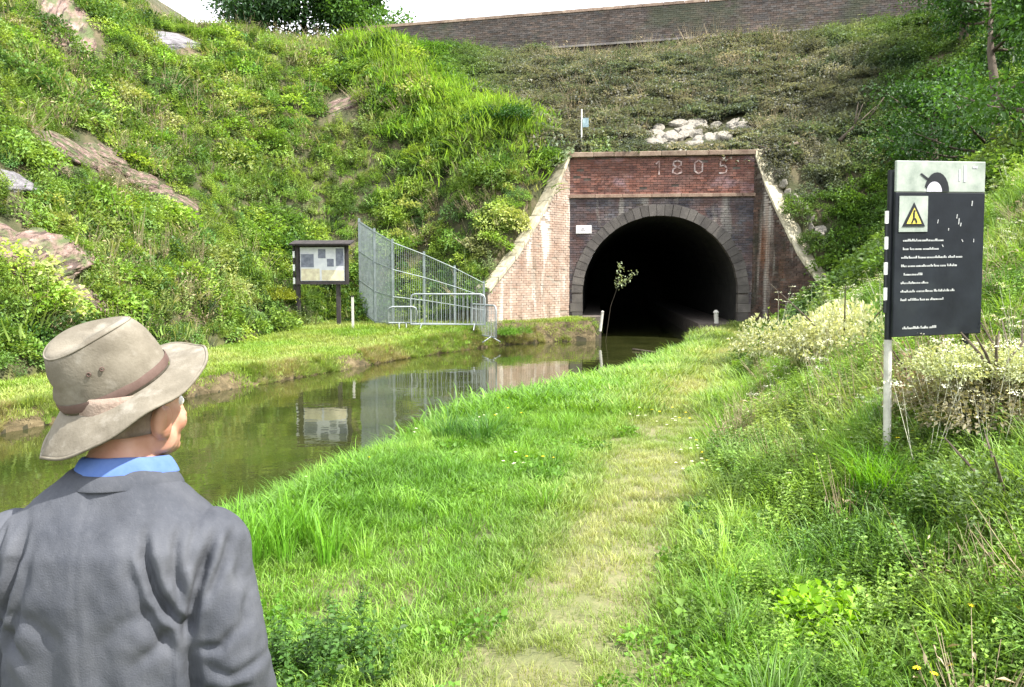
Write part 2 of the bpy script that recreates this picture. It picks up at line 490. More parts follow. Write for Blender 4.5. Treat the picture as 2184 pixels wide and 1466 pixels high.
# ------------------------------------------------------------------ tunnel portal
SOOT = ((0.035, 0.03, 0.032), 0.9, (1, 1, 1), 0.48, 0.62, 0.85)
M['mortar'] = surf('lime_mortar', [(0.3, (0.07, 0.058, 0.05)), (0.7, (0.16, 0.135, 0.115))], 6, 0.95, 0.4, 60)
M['brick_red'] = surf('red_brick', [(0.3, (0.11, 0.05, 0.042)), (0.55, (0.19, 0.09, 0.07)), (0.75, (0.27, 0.15, 0.12))], 3, 0.9, 0.5, 60, tone=True, bdist=0.005,
                      layers=[((0.33, 0.24, 0.27), 1.4, (1, 1, 1.6), 0.56, 0.7, 0.5), ((0.06, 0.045, 0.04), 1.1, (1, 1, .6), 0.55, 0.72, .7)])
M['brick_grey'] = surf('soot_brick', [(0.3, (0.035, 0.03, 0.035)), (0.5, (0.085, 0.072, 0.078)), (0.68, (0.2, 0.175, 0.165))], 1.1, 0.9, 0.5, 60, tone=True, bdist=0.005,
                       layers=[((0.17, 0.085, 0.065), 1.3, (1, 1, 1), 0.5, 0.64, .5), ((0.3, 0.28, 0.25), 2.4, (1, 1, .2), 0.58, 0.68, .6)])
M['brick_sunlit'] = surf('sunlit_weathered_brick', [(0.3, (0.25, 0.17, 0.13)), (0.55, (0.37, 0.28, 0.225)), (0.75, (0.48, 0.4, 0.34))], 2.2, 0.9, 0.5, 60, tone=True, bdist=0.005,  # base colour carries the sunlit brightness of the left wing; streaks are stains
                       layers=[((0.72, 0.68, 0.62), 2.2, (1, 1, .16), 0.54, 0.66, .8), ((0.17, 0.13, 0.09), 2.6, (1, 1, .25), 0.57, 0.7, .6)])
M['brick_shaded'] = surf('shaded_streaked_brick', [(0.3, (0.045, 0.03, 0.025)), (0.55, (0.09, 0.06, 0.05)), (0.75, (0.15, 0.1, 0.08))], 2.5, 0.9, 0.5, 60, tone=True, bdist=0.005,  # base colour carries the shade on the right wing; streaks are stains
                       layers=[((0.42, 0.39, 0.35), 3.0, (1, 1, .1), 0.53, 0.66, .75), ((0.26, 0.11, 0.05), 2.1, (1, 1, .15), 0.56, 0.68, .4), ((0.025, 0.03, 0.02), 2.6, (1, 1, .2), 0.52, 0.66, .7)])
M['stone'] = surf('portal_stone', [(0.3, (0.065, 0.06, 0.06)), (0.55, (0.13, 0.12, 0.112)), (0.75, (0.22, 0.205, 0.185))], 1.3, 0.9, 0.6, 40, bdist=0.01, tone=True)
M['coping_stone'] = surf('coping_stone', [(0.3, (0.24, 0.21, 0.15)), (0.5, (0.42, 0.38, 0.29)), (0.7, (0.56, 0.52, 0.42))], 4, 0.9, 0.6, 40, bdist=0.01, tone=True,
                         layers=[((0.15, 0.14, 0.08), 5, (1, 1, 1), 0.6, 0.7, .6)])
M['coping_brown'] = surf('parapet_coping', [(0.3, (0.15, 0.1, 0.08)), (0.7, (0.36, 0.29, 0.23))], 4, 0.9, 0.6, 40, bdist=0.01, tone=True)
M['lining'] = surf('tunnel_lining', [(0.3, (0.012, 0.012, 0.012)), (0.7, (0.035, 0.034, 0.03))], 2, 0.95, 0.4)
M['paint_white'] = surf('white_paint', [(0.3, (0.7, 0.7, 0.68)), (0.7, (0.82, 0.82, 0.8))], 8, 0.6, 0.1)
M['old_white'] = surf('weathered_white_paint', [(0.36, (0.2, 0.11, 0.09)), (0.5, (0.36, 0.26, 0.24)), (0.66, (0.5, 0.42, 0.4))], 6, 0.9, 0.2)
M['black'] = surf('black_paint', [(0.3, (0.012, 0.014, 0.018)), (0.7, (0.03, 0.033, 0.04))], 4, 0.45, 0.1)

M['sunlit_mortar'] = surf('sunlit_mortar', [(0.3, (0.2, 0.165, 0.13)), (0.7, (0.36, 0.31, 0.26))], 6, 0.95, 0.4, 60)  # lighter mortar copy, sunlight on the left wing put into its colour
PW = 2.93; RC = 2.5; ZC = 1.47; TH = 0.62
portal = empty('tunnel_portal', (4.8, 26.0, 0), R(-6))
tag(portal, 'weathered red brick canal tunnel portal with round black mouth and splayed wing walls', 'tunnel portal')

def brick_tone(lo=.72, hi=1.28, hue=.1):
    k = random.uniform(lo, hi); h = random.uniform(-hue, hue)
    return (k * (1 + h), k, k * (1 - h * .7))

def course_bricks(mb, length, z0, z1f, posf, keep=None, L=.225, H=.075, depth=.02, gap=.012, tn=(.72, 1.28, .1)):
    """running-bond bricks proud of a wall; posf(u, z, out) -> point; z1f(u) -> top of wall at u"""
    row = 0; z = z0
    zmax = max(z1f(u) for u in np.linspace(0, length, 9))
    while z < zmax:
        u = -L / 2 if row % 2 else 0.0
        while u < length:
            a, b2 = max(u, 0) + gap / 2, min(u + L, length) - gap / 2
            if b2 - a > 0.04:
                zt = min(z + H, min(z1f(a), z1f(b2))) - gap
                if zt - z > 0.02 and (keep is None or keep((a + b2) / 2, (z + zt) / 2)):
                    o = depth + random.uniform(-.007, .007)
                    if random.random() < .02: o -= .03
                    vs = [posf(a, z, -.01), posf(b2, z, -.01), posf(b2, zt, -.01), posf(a, zt, -.01),
                          posf(a, z, o), posf(b2, z, o), posf(b2, zt, o), posf(a, zt, o)]
                    mb.add(vs, [(4, 5, 6, 7), (0, 1, 5, 4), (1, 2, 6, 5), (2, 3, 7, 6), (3, 0, 4, 7)], brick_tone(*tn))
            u += L
        z += H; row += 1

def archz(x):
    return ZC + math.sqrt(max(RC * RC - x * x, 0)) if abs(x) < RC else -0.8

# mortar body with the bore cut out of it
mb = MB()
xs = sorted(set([-PW, -RC - .001, RC + .001, PW] + [RC * math.sin(a) for a in np.linspace(-math.pi / 2, math.pi / 2, 41)]))
for a, b2 in zip(xs[:-1], xs[1:]):
    za = archz(a) if abs(a) <= RC else -.8; zb = archz(b2) if abs(b2) <= RC else -.8
    if abs(a) > RC - 1e-6 and abs(b2) > RC - 1e-6 and a * b2 > 0: za = zb = -.8
    mb.add([(a, 0, za), (b2, 0, zb), (b2, 0, 5.84), (a, 0, 5.84)], [(0, 1, 2, 3)])
mb.add([(-PW, 0, -.8), (-PW, 0, 5.84), (-PW, TH, 5.84), (-PW, TH, -.8)], [(0, 1, 2, 3)])
mb.add([(PW, 0, -.8), (PW, 0, 5.84), (PW, TH, 5.84), (PW, TH, -.8)], [(3, 2, 1, 0)])
mb.add([(-PW, 0, 5.84), (PW, 0, 5.84), (PW, TH, 5.84), (-PW, TH, 5.84)], [(0, 1, 2, 3)])
mb.build('mortar_core', M['mortar'], portal)

mb = MB()
course_bricks(mb, 2 * PW, 4.66, lambda u: 5.83, lambda u, z, o: (u - PW, -o, z))
tag(mb.build('parapet_brickwork', M['brick_red'], portal), kind='stuff', label='red brick parapet band stained pink and ochre')
mb = MB()
course_bricks(mb, 2 * PW, -.3, lambda u: 4.54, lambda u, z, o: (u - PW, -o, z),
              keep=lambda u, z: (math.hypot(u - PW, max(z - ZC, 0)) > RC + .29) if z > ZC else abs(u - PW) > RC + .3)
tag(mb.build('spandrel_brickwork', M['brick_grey'], portal), kind='stuff', label='soot-grey brick around the arch')

# ring of voussoirs and jamb stones
nv = 33
for i in range(nv):
    ja = random.uniform(.0015, .004); a0 = math.pi * i / nv + ja; a1 = math.pi * (i + 1) / nv - ja
    r0, r1 = RC - .004 + random.uniform(-.01, .01), RC + .35 + random.uniform(-.025, .025)
    mb = MB()
    poly = [(math.cos(a0) * r0, ZC + math.sin(a0) * r0), (math.cos(a0) * r1, ZC + math.sin(a0) * r1),
            (math.cos(a1) * r1, ZC + math.sin(a1) * r1), (math.cos(a1) * r0, ZC + math.sin(a1) * r0)]
    k = random.uniform(.74, 1.02)
    mb.prism(poly, .3, -.035 - random.uniform(0, .015), (k, k * .97, k * .95))
    mb.build('voussoir', M['stone'], portal)
for s in (-1, 1):
    z = -.6
    while z < ZC - .05:
        h = min(.29, ZC - z) - .012
        w_ = .4 if int(round(z / .29)) % 2 else .34
        mb = MB(); k = random.uniform(.65, 1.2)
        mb.box((s * (RC + w_ / 2 - .004), .13, z + h / 2), (w_, .34 + random.uniform(0, .02), h), tone=(k, k * .97, k * .94))
        mb.build('jamb_stone', M['stone'], portal); z += .29
# string course and coping
x = -PW - .04
while x < PW:
    l = min(random.uniform(.8, 1.0), PW + .04 - x); k = random.uniform(.75, 1.1)
    mb = MB(); mb.box((x + l / 2, .04, 4.6), (l - .01, .24, .11), tone=(k, k * .9, k * .85)); mb.build('string_course_stone', M['coping_brown'], portal, bevel=.008); x += l
x = -PW - .02
while x < PW:
    l = min(random.uniform(.62, .8), PW + .02 - x); k = random.uniform(.8, 1.15)
    mb = MB(); mb.box((x + l / 2, .22, 5.92), (l - .01, .72, .15), tone=(k, k * .95, k * .9), jit=.006); mb.build('coping_stone', M['coping_brown'], portal, bevel=.012); x += l

# faded date 1805 on the parapet, painted digits built as thin raised strokes
def stroke_digit(mb, polyline, x0, z0, w, h, t=.045, y=-.034):
    for (a, b2) in zip(polyline[:-1], polyline[1:]):
        A = Vector((x0 + a[0] * w, y, z0 + a[1] * h)); B = Vector((x0 + b2[0] * w, y, z0 + b2[1] * h))
        d = (B - A); l = d.length; ang = math.atan2(d.z, d.x)
        mb.box((A + B) / 2, (l + t * .8, .008, t), Matrix.Rotation(-ang, 3, 'Y'))
DIG = {'1': [(.2, .8), (.5, 1), (.5, 0)],
       '8': [(.5, .52), (.1, .65), (.1, .9), (.5, 1), (.9, .9), (.9, .65), (.5, .52), (.05, .35), (.05, .1), (.5, 0), (.95, .1), (.95, .35), (.5, .52)],
       '0': [(.5, 0), (.1, .2), (.1, .8), (.5, 1), (.9, .8), (.9, .2), (.5, 0)],
       '5': [(.85, 1), (.2, 1), (.15, .55), (.6, .6), (.9, .35), (.75, .05), (.1, .02)]}
for ch, x0 in (('1', -.22), ('8', .35), ('0', 1.02), ('5', 1.8)):
    mb = MB(); stroke_digit(mb, DIG[ch], x0, 5.28, .3, .42)
    mb.build('painted_digit', M['old_white'], portal)

# tunnel bore
mb = MB(); prof = [(-RC, -.8)] + [(-RC * math.cos(a), ZC + RC * math.sin(a)) for a in np.linspace(0, math.pi, 37)] + [(RC, -.8)]
nprof = len(prof); ring = 0; vs = []; fs = []
ysn = list(np.linspace(0.002, 30, 31))
for y in ysn: vs += [(x, y, z) for x, z in prof]
for i in range(len(ysn) - 1):
    for k in range(nprof): fs.append((i * nprof + k, i * nprof + (k + 1) % nprof, (i + 1) * nprof + (k + 1) % nprof, (i + 1) * nprof + k))
fs.append(tuple((len(ysn) - 1) * nprof + k for k in range(nprof)))
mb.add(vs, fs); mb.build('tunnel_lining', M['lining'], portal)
mb = MB(); mb.box((-2.18, 14.6, -.05), (.62, 30, 1.5)); mb.build('tunnel_ledge', M['mortar'], portal)
mb = MB(); mb.box((1.85, 14.6, -.1), (1.28, 30, 1.2)); mb.build('tunnel_ledge', M['mortar'], portal)

# wing walls
FZ = [0, .18, .41, .69, 1.0]
def wing_tone(mat): return {'brick_sunlit': (.88, 1.12, .04)}.get(mat, (.72, 1.28, .1))
def wing(p1, ztops, mat, side, label):
    """p1: far end in the portal's own frame"""
    p0 = Vector((side * PW, 0.0)); p1 = Vector(p1); d = p1 - p0; ln = d.length; d = d / ln
    nrm = Vector((d.y, -d.x))
    if nrm.y > 0: nrm = -nrm
    T = .5
    root = empty('wing_wall', (0, 0, 0)); root.parent = portal; root['label'] = label
    zt = lambda u: float(np.interp(u / ln, FZ, ztops))
    P = lambda u, z, o: (p0.x + d.x * u + nrm.x * o, p0.y + d.y * u + nrm.y * o, z)
    mb = MB()
    us = np.linspace(0, ln, 13)
    for a, b2 in zip(us[:-1], us[1:]):
        mb.add([P(a, -.7, 0), P(b2, -.7, 0), P(b2, zt(b2), 0), P(a, zt(a), 0), P(a, -.7, -T), P(b2, -.7, -T), P(b2, zt(b2), -T), P(a, zt(a), -T)],
               [(0, 1, 2, 3), (5, 4, 7, 6), (3, 2, 6, 7)])
    mb.add([P(ln, -.7, 0), P(ln, -.7, -T), P(ln, zt(ln), -T), P(ln, zt(ln), 0)], [(0, 1, 2, 3)])
    mb.build('mortar_core', M['sunlit_mortar' if mat == 'brick_sunlit' else 'mortar'], root)
    mb = MB(); course_bricks(mb, ln, -.3, zt, P, tn=wing_tone(mat), depth=.012 if mat == 'brick_sunlit' else .02)
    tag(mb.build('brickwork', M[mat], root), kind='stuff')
    u = 0.0; n = 10
    for i in range(n):
        a = ln * i / n; b2 = ln * (i + 1) / n - .012; k = random.uniform(.8, 1.2)
        oA, oB, hh = .07, -T - .04, .13
        za, zb = zt(a), zt(b2)
        if i == 0: za += .0
        vs = [P(a, za, oA), P(b2, zb, oA), P(b2, zb, oB), P(a, za, oB), P(a, za + hh * 1.25, oA), P(b2, zb + hh * 1.25, oA), P(b2, zb + hh * 1.25, oB), P(a, za + hh * 1.25, oB)]
        vs = [Vector(v) + Vector([random.uniform(-.01, .01) for _ in range(3)]) for v in vs]
        mb = MB(); mb.add(vs, [(0, 3, 2, 1), (4, 5, 6, 7), (0, 1, 5, 4), (1, 2, 6, 5), (2, 3, 7, 6), (3, 0, 4, 7)], (k, k, k * .95))
        mb.build('coping_stone', M['coping_stone'], root, bevel=.015)
inv = portal.matrix_basis.inverted() if False else (Matrix.Translation(portal.location) @ Euler((0, 0, R(-6))).to_matrix().to_4x4()).inverted()
pl = inv @ Vector((-.72, 23.5, 0)); pr = inv @ Vector((8.95, 23.1, 0))
wing((pl.x, pl.y), [5.9, 4.8, 3.7, 2.5, 1.5], 'brick_sunlit', -1, 'weathered brick wing wall, sunlit paleness in its colour, with white lime streaks')
wing((pr.x, pr.y), [5.9, 4.8, 3.75, 2.6, 1.7], 'brick_shaded', 1, 'brick wing wall, shade put into its dark colour, with rust and white streaks')

# small white plate left of the arch
o = empty('number_plate', portal.location + Euler((0, 0, R(-6))).to_matrix() @ Vector((-2.47, -.05, 3.53)), R(-6))
tag(o, 'small white plate fixed to the brickwork left of the tunnel arch', 'plaque')
mb = MB(); mb.box((0, 0, 0), (.5, .03, .26)); mb.build('plate', M['paint_white'], o, bevel=.005)
mb = MB(); mb.box((-.02, -.02, .01), (.08, .008, .1)); mb.box((-.02, -.02, -.02), (.16, .007, .03)); mb.build('faded_mark', surf('faded_grey_ink', [(0.3, (.3, .28, .3)), (.7, (.5, .48, .5))]), o)

# ------------------------------------------------------------------ wall along the road above
M['roadwall'] = surf('brown_wall_brick', [(0.3, (0.075, 0.062, 0.055)), (0.55, (0.12, 0.098, 0.087)), (0.75, (0.18, 0.145, 0.125))], .7, 0.9, 0.5, 50, tone=True, bdist=0.005,
                     layers=[((0.07, 0.085, 0.05), .5, (1, 1, 1), 0.5, 0.62, .6)])
rw = empty('roadside_wall', (8.5, 35.6, 12.3)); tag(rw, 'long low brown brick wall along the top of the cutting above the tunnel', 'wall')
WL = [Vector((-8.2, 39.75)), Vector((8.5, 35.6)), Vector((31, 30.0))]
org = Vector((8.5, 35.6))
mbB = MB(); 
for a, b2 in zip(WL[:-1], WL[1:]):
    d = b2 - a; ln = d.length; d /= ln; nrm = Vector((d.y, -d.x))
    if nrm.y > 0: nrm = -nrm
    P = lambda u, z, o: ((a - org).x + d.x * u + nrm.x * o, (a - org).y + d.y * u + nrm.y * o, z)
    mb = MB()
    mb.add([P(0, -1.5, 0), P(ln, -1.5, 0), P(ln, 1.55, 0), P(0, 1.55, 0), P(0, -1.5, -.34), P(ln, -1.5, -.34), P(ln, 1.55, -.34), P(0, 1.55, -.34)],
           [(0, 1, 2, 3), (5, 4, 7, 6), (3, 2, 6, 7), (0, 3, 7, 4), (1, 5, 6, 2)])
    mb.build('mortar_core', M['mortar'], rw)
    course_bricks(mbB, ln, -.6, lambda u: 1.54, P, L=.235, H=.085)
    u = 0
    while u < ln:
        l = min(.9, ln - u); k = random.uniform(.75, 1.15); mb = MB()
        mb.add([P(u, 1.55, .05), P(u + l - .012, 1.55, .05), P(u + l - .012, 1.55, -.39), P(u, 1.55, -.39),
                P(u, 1.68, .04), P(u + l - .012, 1.68, .04), P(u + l - .012, 1.68, -.38), P(u, 1.68, -.38)],
               [(0, 3, 2, 1), (4, 5, 6, 7), (0, 1, 5, 4), (1, 2, 6, 5), (2, 3, 7, 6), (3, 0, 4, 7)], (k, k * .95, k * .9))
        mb.build('coping_stone', M['coping_brown'], rw); u += l
    mb = MB()
    mb.add([P(0, .0, .16), P(ln, .0, .16), P(ln, .1, .13), P(0, .1, .13), P(0, 0, 0.03), P(ln, 0, .03), P(ln, .1, .03), P(0, .1, .03)],
           [(0, 1, 2, 3), (3, 2, 6, 7), (0, 4, 5, 1), (0, 3, 7, 4), (1, 5, 6, 2)])
    mb.build('plinth_course', M['stone'], rw)
tag(mbB.build('brickwork', M['roadwall'], rw), kind='stuff')
# ------------------------------------------------------------------ vegetation prototypes
PROTO = bpy.data.collections.new('plant_prototypes')     # not linked: only scattered from

def leaves_mesh(name, base, dirs, length, width, fold=.25, droop=.2, var=None, rng=RNG):
    """one folded leaf (2 tris) per row: base point, unit direction, length, width"""
    n = len(base)
    dirs = dirs / np.linalg.norm(dirs, axis=1, keepdims=True)
    up = np.tile([0, 0, 1.0], (n, 1)) + rng.normal(0, .35, (n, 3))
    sd = np.cross(dirs, up); sd /= np.linalg.norm(sd, axis=1, keepdims=True) + 1e-9
    nm = np.cross(sd, dirs)
    L = length[:, None]; W = width[:, None]
    tip = base + dirs * L; tip[:, 2] -= droop * length
    mid = base + dirs * L * .45
    a = mid + sd * W * .5 + nm * W * fold; b = mid - sd * W * .5 + nm * W * fold
    V = np.stack([base, a, tip, b], 1).reshape(-1, 3)
    i = np.arange(n)[:, None] * 4
    F = np.concatenate([i + [0, 1, 2], i + [0, 2, 3]], 1).reshape(-1, 3)
    if var is None: var = rng.random(n)
    return V, F, np.repeat(var, 2)

def merge(parts):
    V = []; F = []; R_ = []; o = 0
    for v, f, r in parts:
        V.append(v); F.append(f + o); R_.append(r); o += len(v)
    return np.concatenate(V), np.concatenate(F), np.concatenate(R_)

def blades(n, spread, h0, h1, w, bend, rng):
    """curved grass blades, three segments, tapering"""
    ang = rng.random(n) * 2 * np.pi; rad = spread * np.sqrt(rng.random(n))
    bx = np.cos(ang) * rad; by = np.sin(ang) * rad
    h = rng.uniform(h0, h1, n); la = ang + rng.normal(0, .9, n); bd = bend * rng.uniform(.3, 1.4, n) * h
    dx, dy = np.cos(la), np.sin(la); wx, wy = -np.sin(la), np.cos(la)
    tw = rng.normal(0, .5, n); wx, wy = wx * np.cos(tw) - wy * np.sin(tw), wx * np.sin(tw) + wy * np.cos(tw)
    P = []
    for t, ww in ((0, 1), (.4, .85), (.75, .5)):
        c = np.stack([bx + dx * bd * t * t, by + dy * bd * t * t, h * (t - .12 * t * t * bend)], 1)
        o = np.stack([wx, wy, wx * 0], 1) * (w * ww * .5)
        P += [c - o, c + o]
    P.append(np.stack([bx + dx * bd, by + dy * bd, h * (1 - .25 * bend)], 1))
    V = np.stack(P, 1).reshape(-1, 3)
    i = np.arange(n)[:, None] * 7
    F = np.concatenate([i + f for f in ([0, 1, 3], [0, 3, 2], [2, 3, 5], [2, 5, 4], [4, 5, 6])], 1).reshape(-1, 3)
    return V, F, np.repeat(rng.random(n), 5)

def stems(n, r, rng, h, w=.006, lean=.25, var=.2):
    """thin three-sided stems"""
    ang = rng.random(n) * 2 * np.pi; rad = r * np.sqrt(rng.random(n))
    b = np.stack([np.cos(ang) * rad, np.sin(ang) * rad, np.zeros(n)], 1)
    t = b + np.stack([np.cos(ang) * lean * h, np.sin(ang) * lean * h, h * np.ones(n)], 1) + rng.normal(0, .05, (n, 3)) * h[:, None] if np.ndim(h) else None
    V = []; F = []
    for k in range(n):
        o = len(V)
        for q in range(3):
            a = q * 2.094; V.append(b[k] + np.array([math.cos(a) * w, math.sin(a) * w, 0]))
        for q in range(3):
            a = q * 2.094; V.append(t[k] + np.array([math.cos(a) * w * .5, math.sin(a) * w * .5, 0]))
        for q in range(3):
            p_ = (q + 1) % 3; F += [(o + q, o + p_, o + 3 + p_), (o + q, o + 3 + p_, o + 3 + q)]
    return np.array(V), np.array(F), np.full(len(F), var), b, t

def dome_leaves(n, rx, rz, l0, l1, rng, thick=.45, cz=.0, w=.6, lump=.25):
    """leaves through the outer shell of a lumpy mound, facing outward and up"""
    u = rng.normal(0, 1, (n, 3)); u[:, 2] = np.abs(u[:, 2]) * .9 - .1; u /= np.linalg.norm(u, axis=1, keepdims=True)
    rr = 1 - thick * rng.random(n) ** 1.5
    lum = 1 + lump * (fbm(u[:, 0] * 2.3 + 5 + u[:, 2] * 1.7, u[:, 1] * 2.3 + 9, 3) - .5) * 2
    base = u * rr[:, None] * lum[:, None] * [rx, rx, rz] + [0, 0, cz]
    d = u + rng.normal(0, .7, (n, 3)); d[:, 2] += .1
    L = rng.uniform(l0, l1, n)
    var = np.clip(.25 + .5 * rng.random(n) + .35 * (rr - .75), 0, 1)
    return leaves_mesh('', base, d, L, L * w * rng.uniform(.7, 1.2, n), var=var, rng=rng)

def proto(name, data, mat):
    V, F, var = data
    o = link(name, np_mesh(name, V, F, var=var), mat, None, PROTO); return o

PR = {}
def reg(kind, name, fn, mat, n=3):
    PR[kind] = []
    for i in range(n):
        r = np.random.default_rng(hash_(kind) + i); PR[kind].append(proto(name, fn(r), mat))
def hash_(s): return sum(ord(c) * (i + 3) for i, c in enumerate(s))

reg('lawn', 'lawn_tuft', lambda r: blades(46, .13, .03, .10, .006, .8, r), M['grass'])
reg('lawnfar', 'lawn_tuft_coarse', lambda r: blades(34, .22, .05, .15, .013, .8, r), M['grass'])
reg('long', 'long_grass_tuft', lambda r: blades(60, .12, .16, .42, .008, .9, r), M['grass'])
reg('reed', 'iris_clump', lambda r: blades(34, .14, .35, .75, .018, .45, r), M['grass'])
def weed(r):
    parts = []; ns = 9
    h = r.uniform(.18, .42, ns); V, F, v, b, t = stems(ns, .14, r, h, .003); parts.append((V, F, v))
    bs, ds, Ls = [], [], []
    for k in range(ns):
        for lv in np.linspace(.2, 1, 7):
            p0 = b[k] + (t[k] - b[k]) * lv; a = r.random() * 6.28
            for q in (0, 3.14):
                bs.append(p0); ds.append([math.cos(a + q), math.sin(a + q), .35]); Ls.append(r.uniform(.045, .085) * (1.15 - .5 * lv))
    Ls = np.array(Ls); parts.append(leaves_mesh('', np.array(bs), np.array(ds, float), Ls, Ls * .55, rng=r)); return merge(parts)
reg('weed', 'leafy_weed', weed, M['leaf'])
reg('clover', 'low_broad_leaves', lambda r: dome_leaves(110, .2, .1, .03, .06, r, .8, w=.8), M['leaf'])
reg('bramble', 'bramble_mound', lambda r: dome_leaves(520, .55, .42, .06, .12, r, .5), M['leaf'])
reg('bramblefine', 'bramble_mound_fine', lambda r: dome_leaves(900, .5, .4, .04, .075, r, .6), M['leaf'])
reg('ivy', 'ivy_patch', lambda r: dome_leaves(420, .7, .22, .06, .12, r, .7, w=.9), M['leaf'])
def umbel(r):
    parts = []; ns = 6
    h = r.uniform(.6, 1.0, ns); V, F, v, b, t = stems(ns, .12, r, h, .004, .3); parts.append((V, F, v))
    bs = []; ds = []
    for k in range(ns):
        for q in range(26):
            a = r.random() * 6.28; rr = .085 * math.sqrt(r.random()); bs.append(t[k] + [math.cos(a) * rr, math.sin(a) * rr, .02 + r.normal(0, .008)]); ds.append([math.cos(a), math.sin(a), .2])
    L = r.uniform(.012, .022, len(bs)); parts.append(leaves_mesh('', np.array(bs), np.array(ds), L, L, rng=r)); return merge(parts)
reg('umbel', 'cow_parsley_flowers', umbel, M['petal_white'], 2)
def drystem(r):
    parts = []
    for j in range(3):
        h = r.uniform(.3, .9, 9); V, F, v, b, t = stems(9, .25, r, h, .006, .5, .5); parts.append((V, F, v))
    L = r.uniform(.06, .14, 60); bs = r.normal(0, .18, (60, 3)); bs[:, 2] = np.abs(bs[:, 2]) * 1.5
    parts.append(leaves_mesh('', bs, r.normal(0, 1, (60, 3)), L, L * .25, rng=r)); return merge(parts)
reg('dry', 'dry_stems', drystem, M['dry'])
def flower(r, n=5):
    parts = []
    bs = []; ds = []
    for k in range(n):
        c = np.array([*r.normal(0, .1, 2), r.uniform(.06, .16)])
        for q in range(9):
            a = q * .698; bs.append(c); ds.append([math.cos(a), math.sin(a), .25])
    L = np.full(len(bs), .017); return leaves_mesh('', np.array(bs), np.array(ds), L, L * .5, rng=r)
reg('daisy', 'daisies', flower, M['petal_white'], 2)
reg('butter', 'dandelions', lambda r: flower(r, 3), M['petal_yellow'], 2)

def gn_tree(collection, name):
    ng = bpy.data.node_groups.new(name, 'GeometryNodeTree')
    ng.interface.new_socket('Geometry', in_out='INPUT', socket_type='NodeSocketGeometry')
    ng.interface.new_socket('Geometry', in_out='OUTPUT', socket_type='NodeSocketGeometry')
    gi = ng.nodes.new('NodeGroupInput'); go = ng.nodes.new('NodeGroupOutput')
    ip = ng.nodes.new('GeometryNodeInstanceOnPoints'); ci = ng.nodes.new('GeometryNodeCollectionInfo')
    ci.inputs['Collection'].default_value = collection
    ci.inputs['Separate Children'].default_value = True; ci.inputs['Reset Children'].default_value = True
    ip.inputs['Pick Instance'].default_value = True
    def na(nm, ty):
        a = ng.nodes.new('GeometryNodeInputNamedAttribute'); a.data_type = ty; a.inputs['Name'].default_value = nm; return a
    ai, ar, as_ = na('idx', 'INT'), na('rot', 'FLOAT_VECTOR'), na('scl', 'FLOAT_VECTOR')
    L = ng.links
    L.new(gi.outputs[0], ip.inputs['Points']); L.new(ci.outputs[0], ip.inputs['Instance'])
    L.new(ai.outputs[0], ip.inputs['Instance Index']); L.new(ar.outputs[0], ip.inputs['Rotation']); L.new(as_.outputs[0], ip.inputs['Scale'])
    L.new(ip.outputs[0], go.inputs[0])
    return ng

def scatter(name, label, layers):
    """layers: list of (kind, points Nx2, scale N, tint Nx3, sink). One countless mass = one object."""
    kinds = [l[0] for l in layers]
    c = bpy.data.collections.new(name + '_sources'); order = {}
    objs = []
    for k in dict.fromkeys(kinds):
        for j, o in enumerate(PR[k]): objs.append((k, j, o))
    # collection children are picked in name order
    objs.sort(key=lambda t: t[2].name)
    for t in objs: c.objects.link(t[2])
    for n_, t in enumerate(objs): order.setdefault(t[0], []).append(n_)
    P = []; Rr = []; S = []; I = []; T = []
    for kind, pts, scl, tint, sink in layers:
        n = len(pts)
        if n == 0: continue
        z = terrain(pts)
        e = .12
        zx = terrain(pts + [e, 0]); zy = terrain(pts + [0, e])
        tx = np.clip(-(zx - z) / e, -1.5, 1.5); ty = np.clip((zy - z) / e, -1.5, 1.5)
        P.append(np.stack([pts[:, 0], pts[:, 1], z - sink * scl], 1))
        Rr.append(np.stack([np.arctan(ty) * .45, np.arctan(tx) * .45, RNG.random(n) * 6.283], 1))
        if kind in ('bramble', 'bramblefine', 'ivy', 'clover'):
            S.append(np.stack([scl * RNG.uniform(.8, 1.2, n), scl * RNG.uniform(.8, 1.2, n), scl * RNG.uniform(.7, 1.3, n)], 1))
        else: S.append(np.repeat(scl[:, None], 3, 1))
        I.append(RNG.choice(order[kind], n)); T.append(tint)
    P = np.concatenate(P); Rr = np.concatenate(Rr); S = np.concatenate(S); I = np.concatenate(I); T = np.concatenate(T)
    me = bpy.data.meshes.new(name); me.vertices.add(len(P)); me.vertices.foreach_set('co', P.astype(np.float32).ravel())
    for nm, ty, arr, key in (('rot', 'FLOAT_VECTOR', Rr, 'vector'), ('scl', 'FLOAT_VECTOR', S, 'vector'), ('idx', 'INT', I, 'value')):
        a = me.attributes.new(nm, ty, 'POINT'); a.data.foreach_set(key, np.asarray(arr, np.int32 if ty == 'INT' else np.float32).ravel())
    a = me.attributes.new('tint', 'FLOAT_COLOR', 'POINT'); a.data.foreach_set('color', np.concatenate([T, np.ones((len(T), 1))], 1).astype(np.float32).ravel())
    o = link(name, me, None); o['kind'] = 'stuff'
    if label: o['label'] = label
    md = o.modifiers.new('scatter', 'NODES'); md.node_group = gn_tree(c, name)
    return o

def in_view(pts, z=None, margin=.12):
    """keep what the picture (and a step to either side) could see"""
    zz = terrain(pts, False) if z is None else z
    c, s = math.cos(PITCH), math.sin(PITCH)
    dz = zz - CAM_Z; dy = pts[:, 1]
    f = dy * c - dz * s; u = dy * s + dz * c
    return (f > .3) & (np.abs(pts[:, 0]) < (0.642 + margin) * f + .8) & (u < (.431 + margin) * f + .8) & (u > -(.431 + margin) * f - .8)

def randpts(n, x0, x1, y0, y1):
    return np.stack([RNG.uniform(x0, x1, n), RNG.uniform(y0, y1, n)], 1)

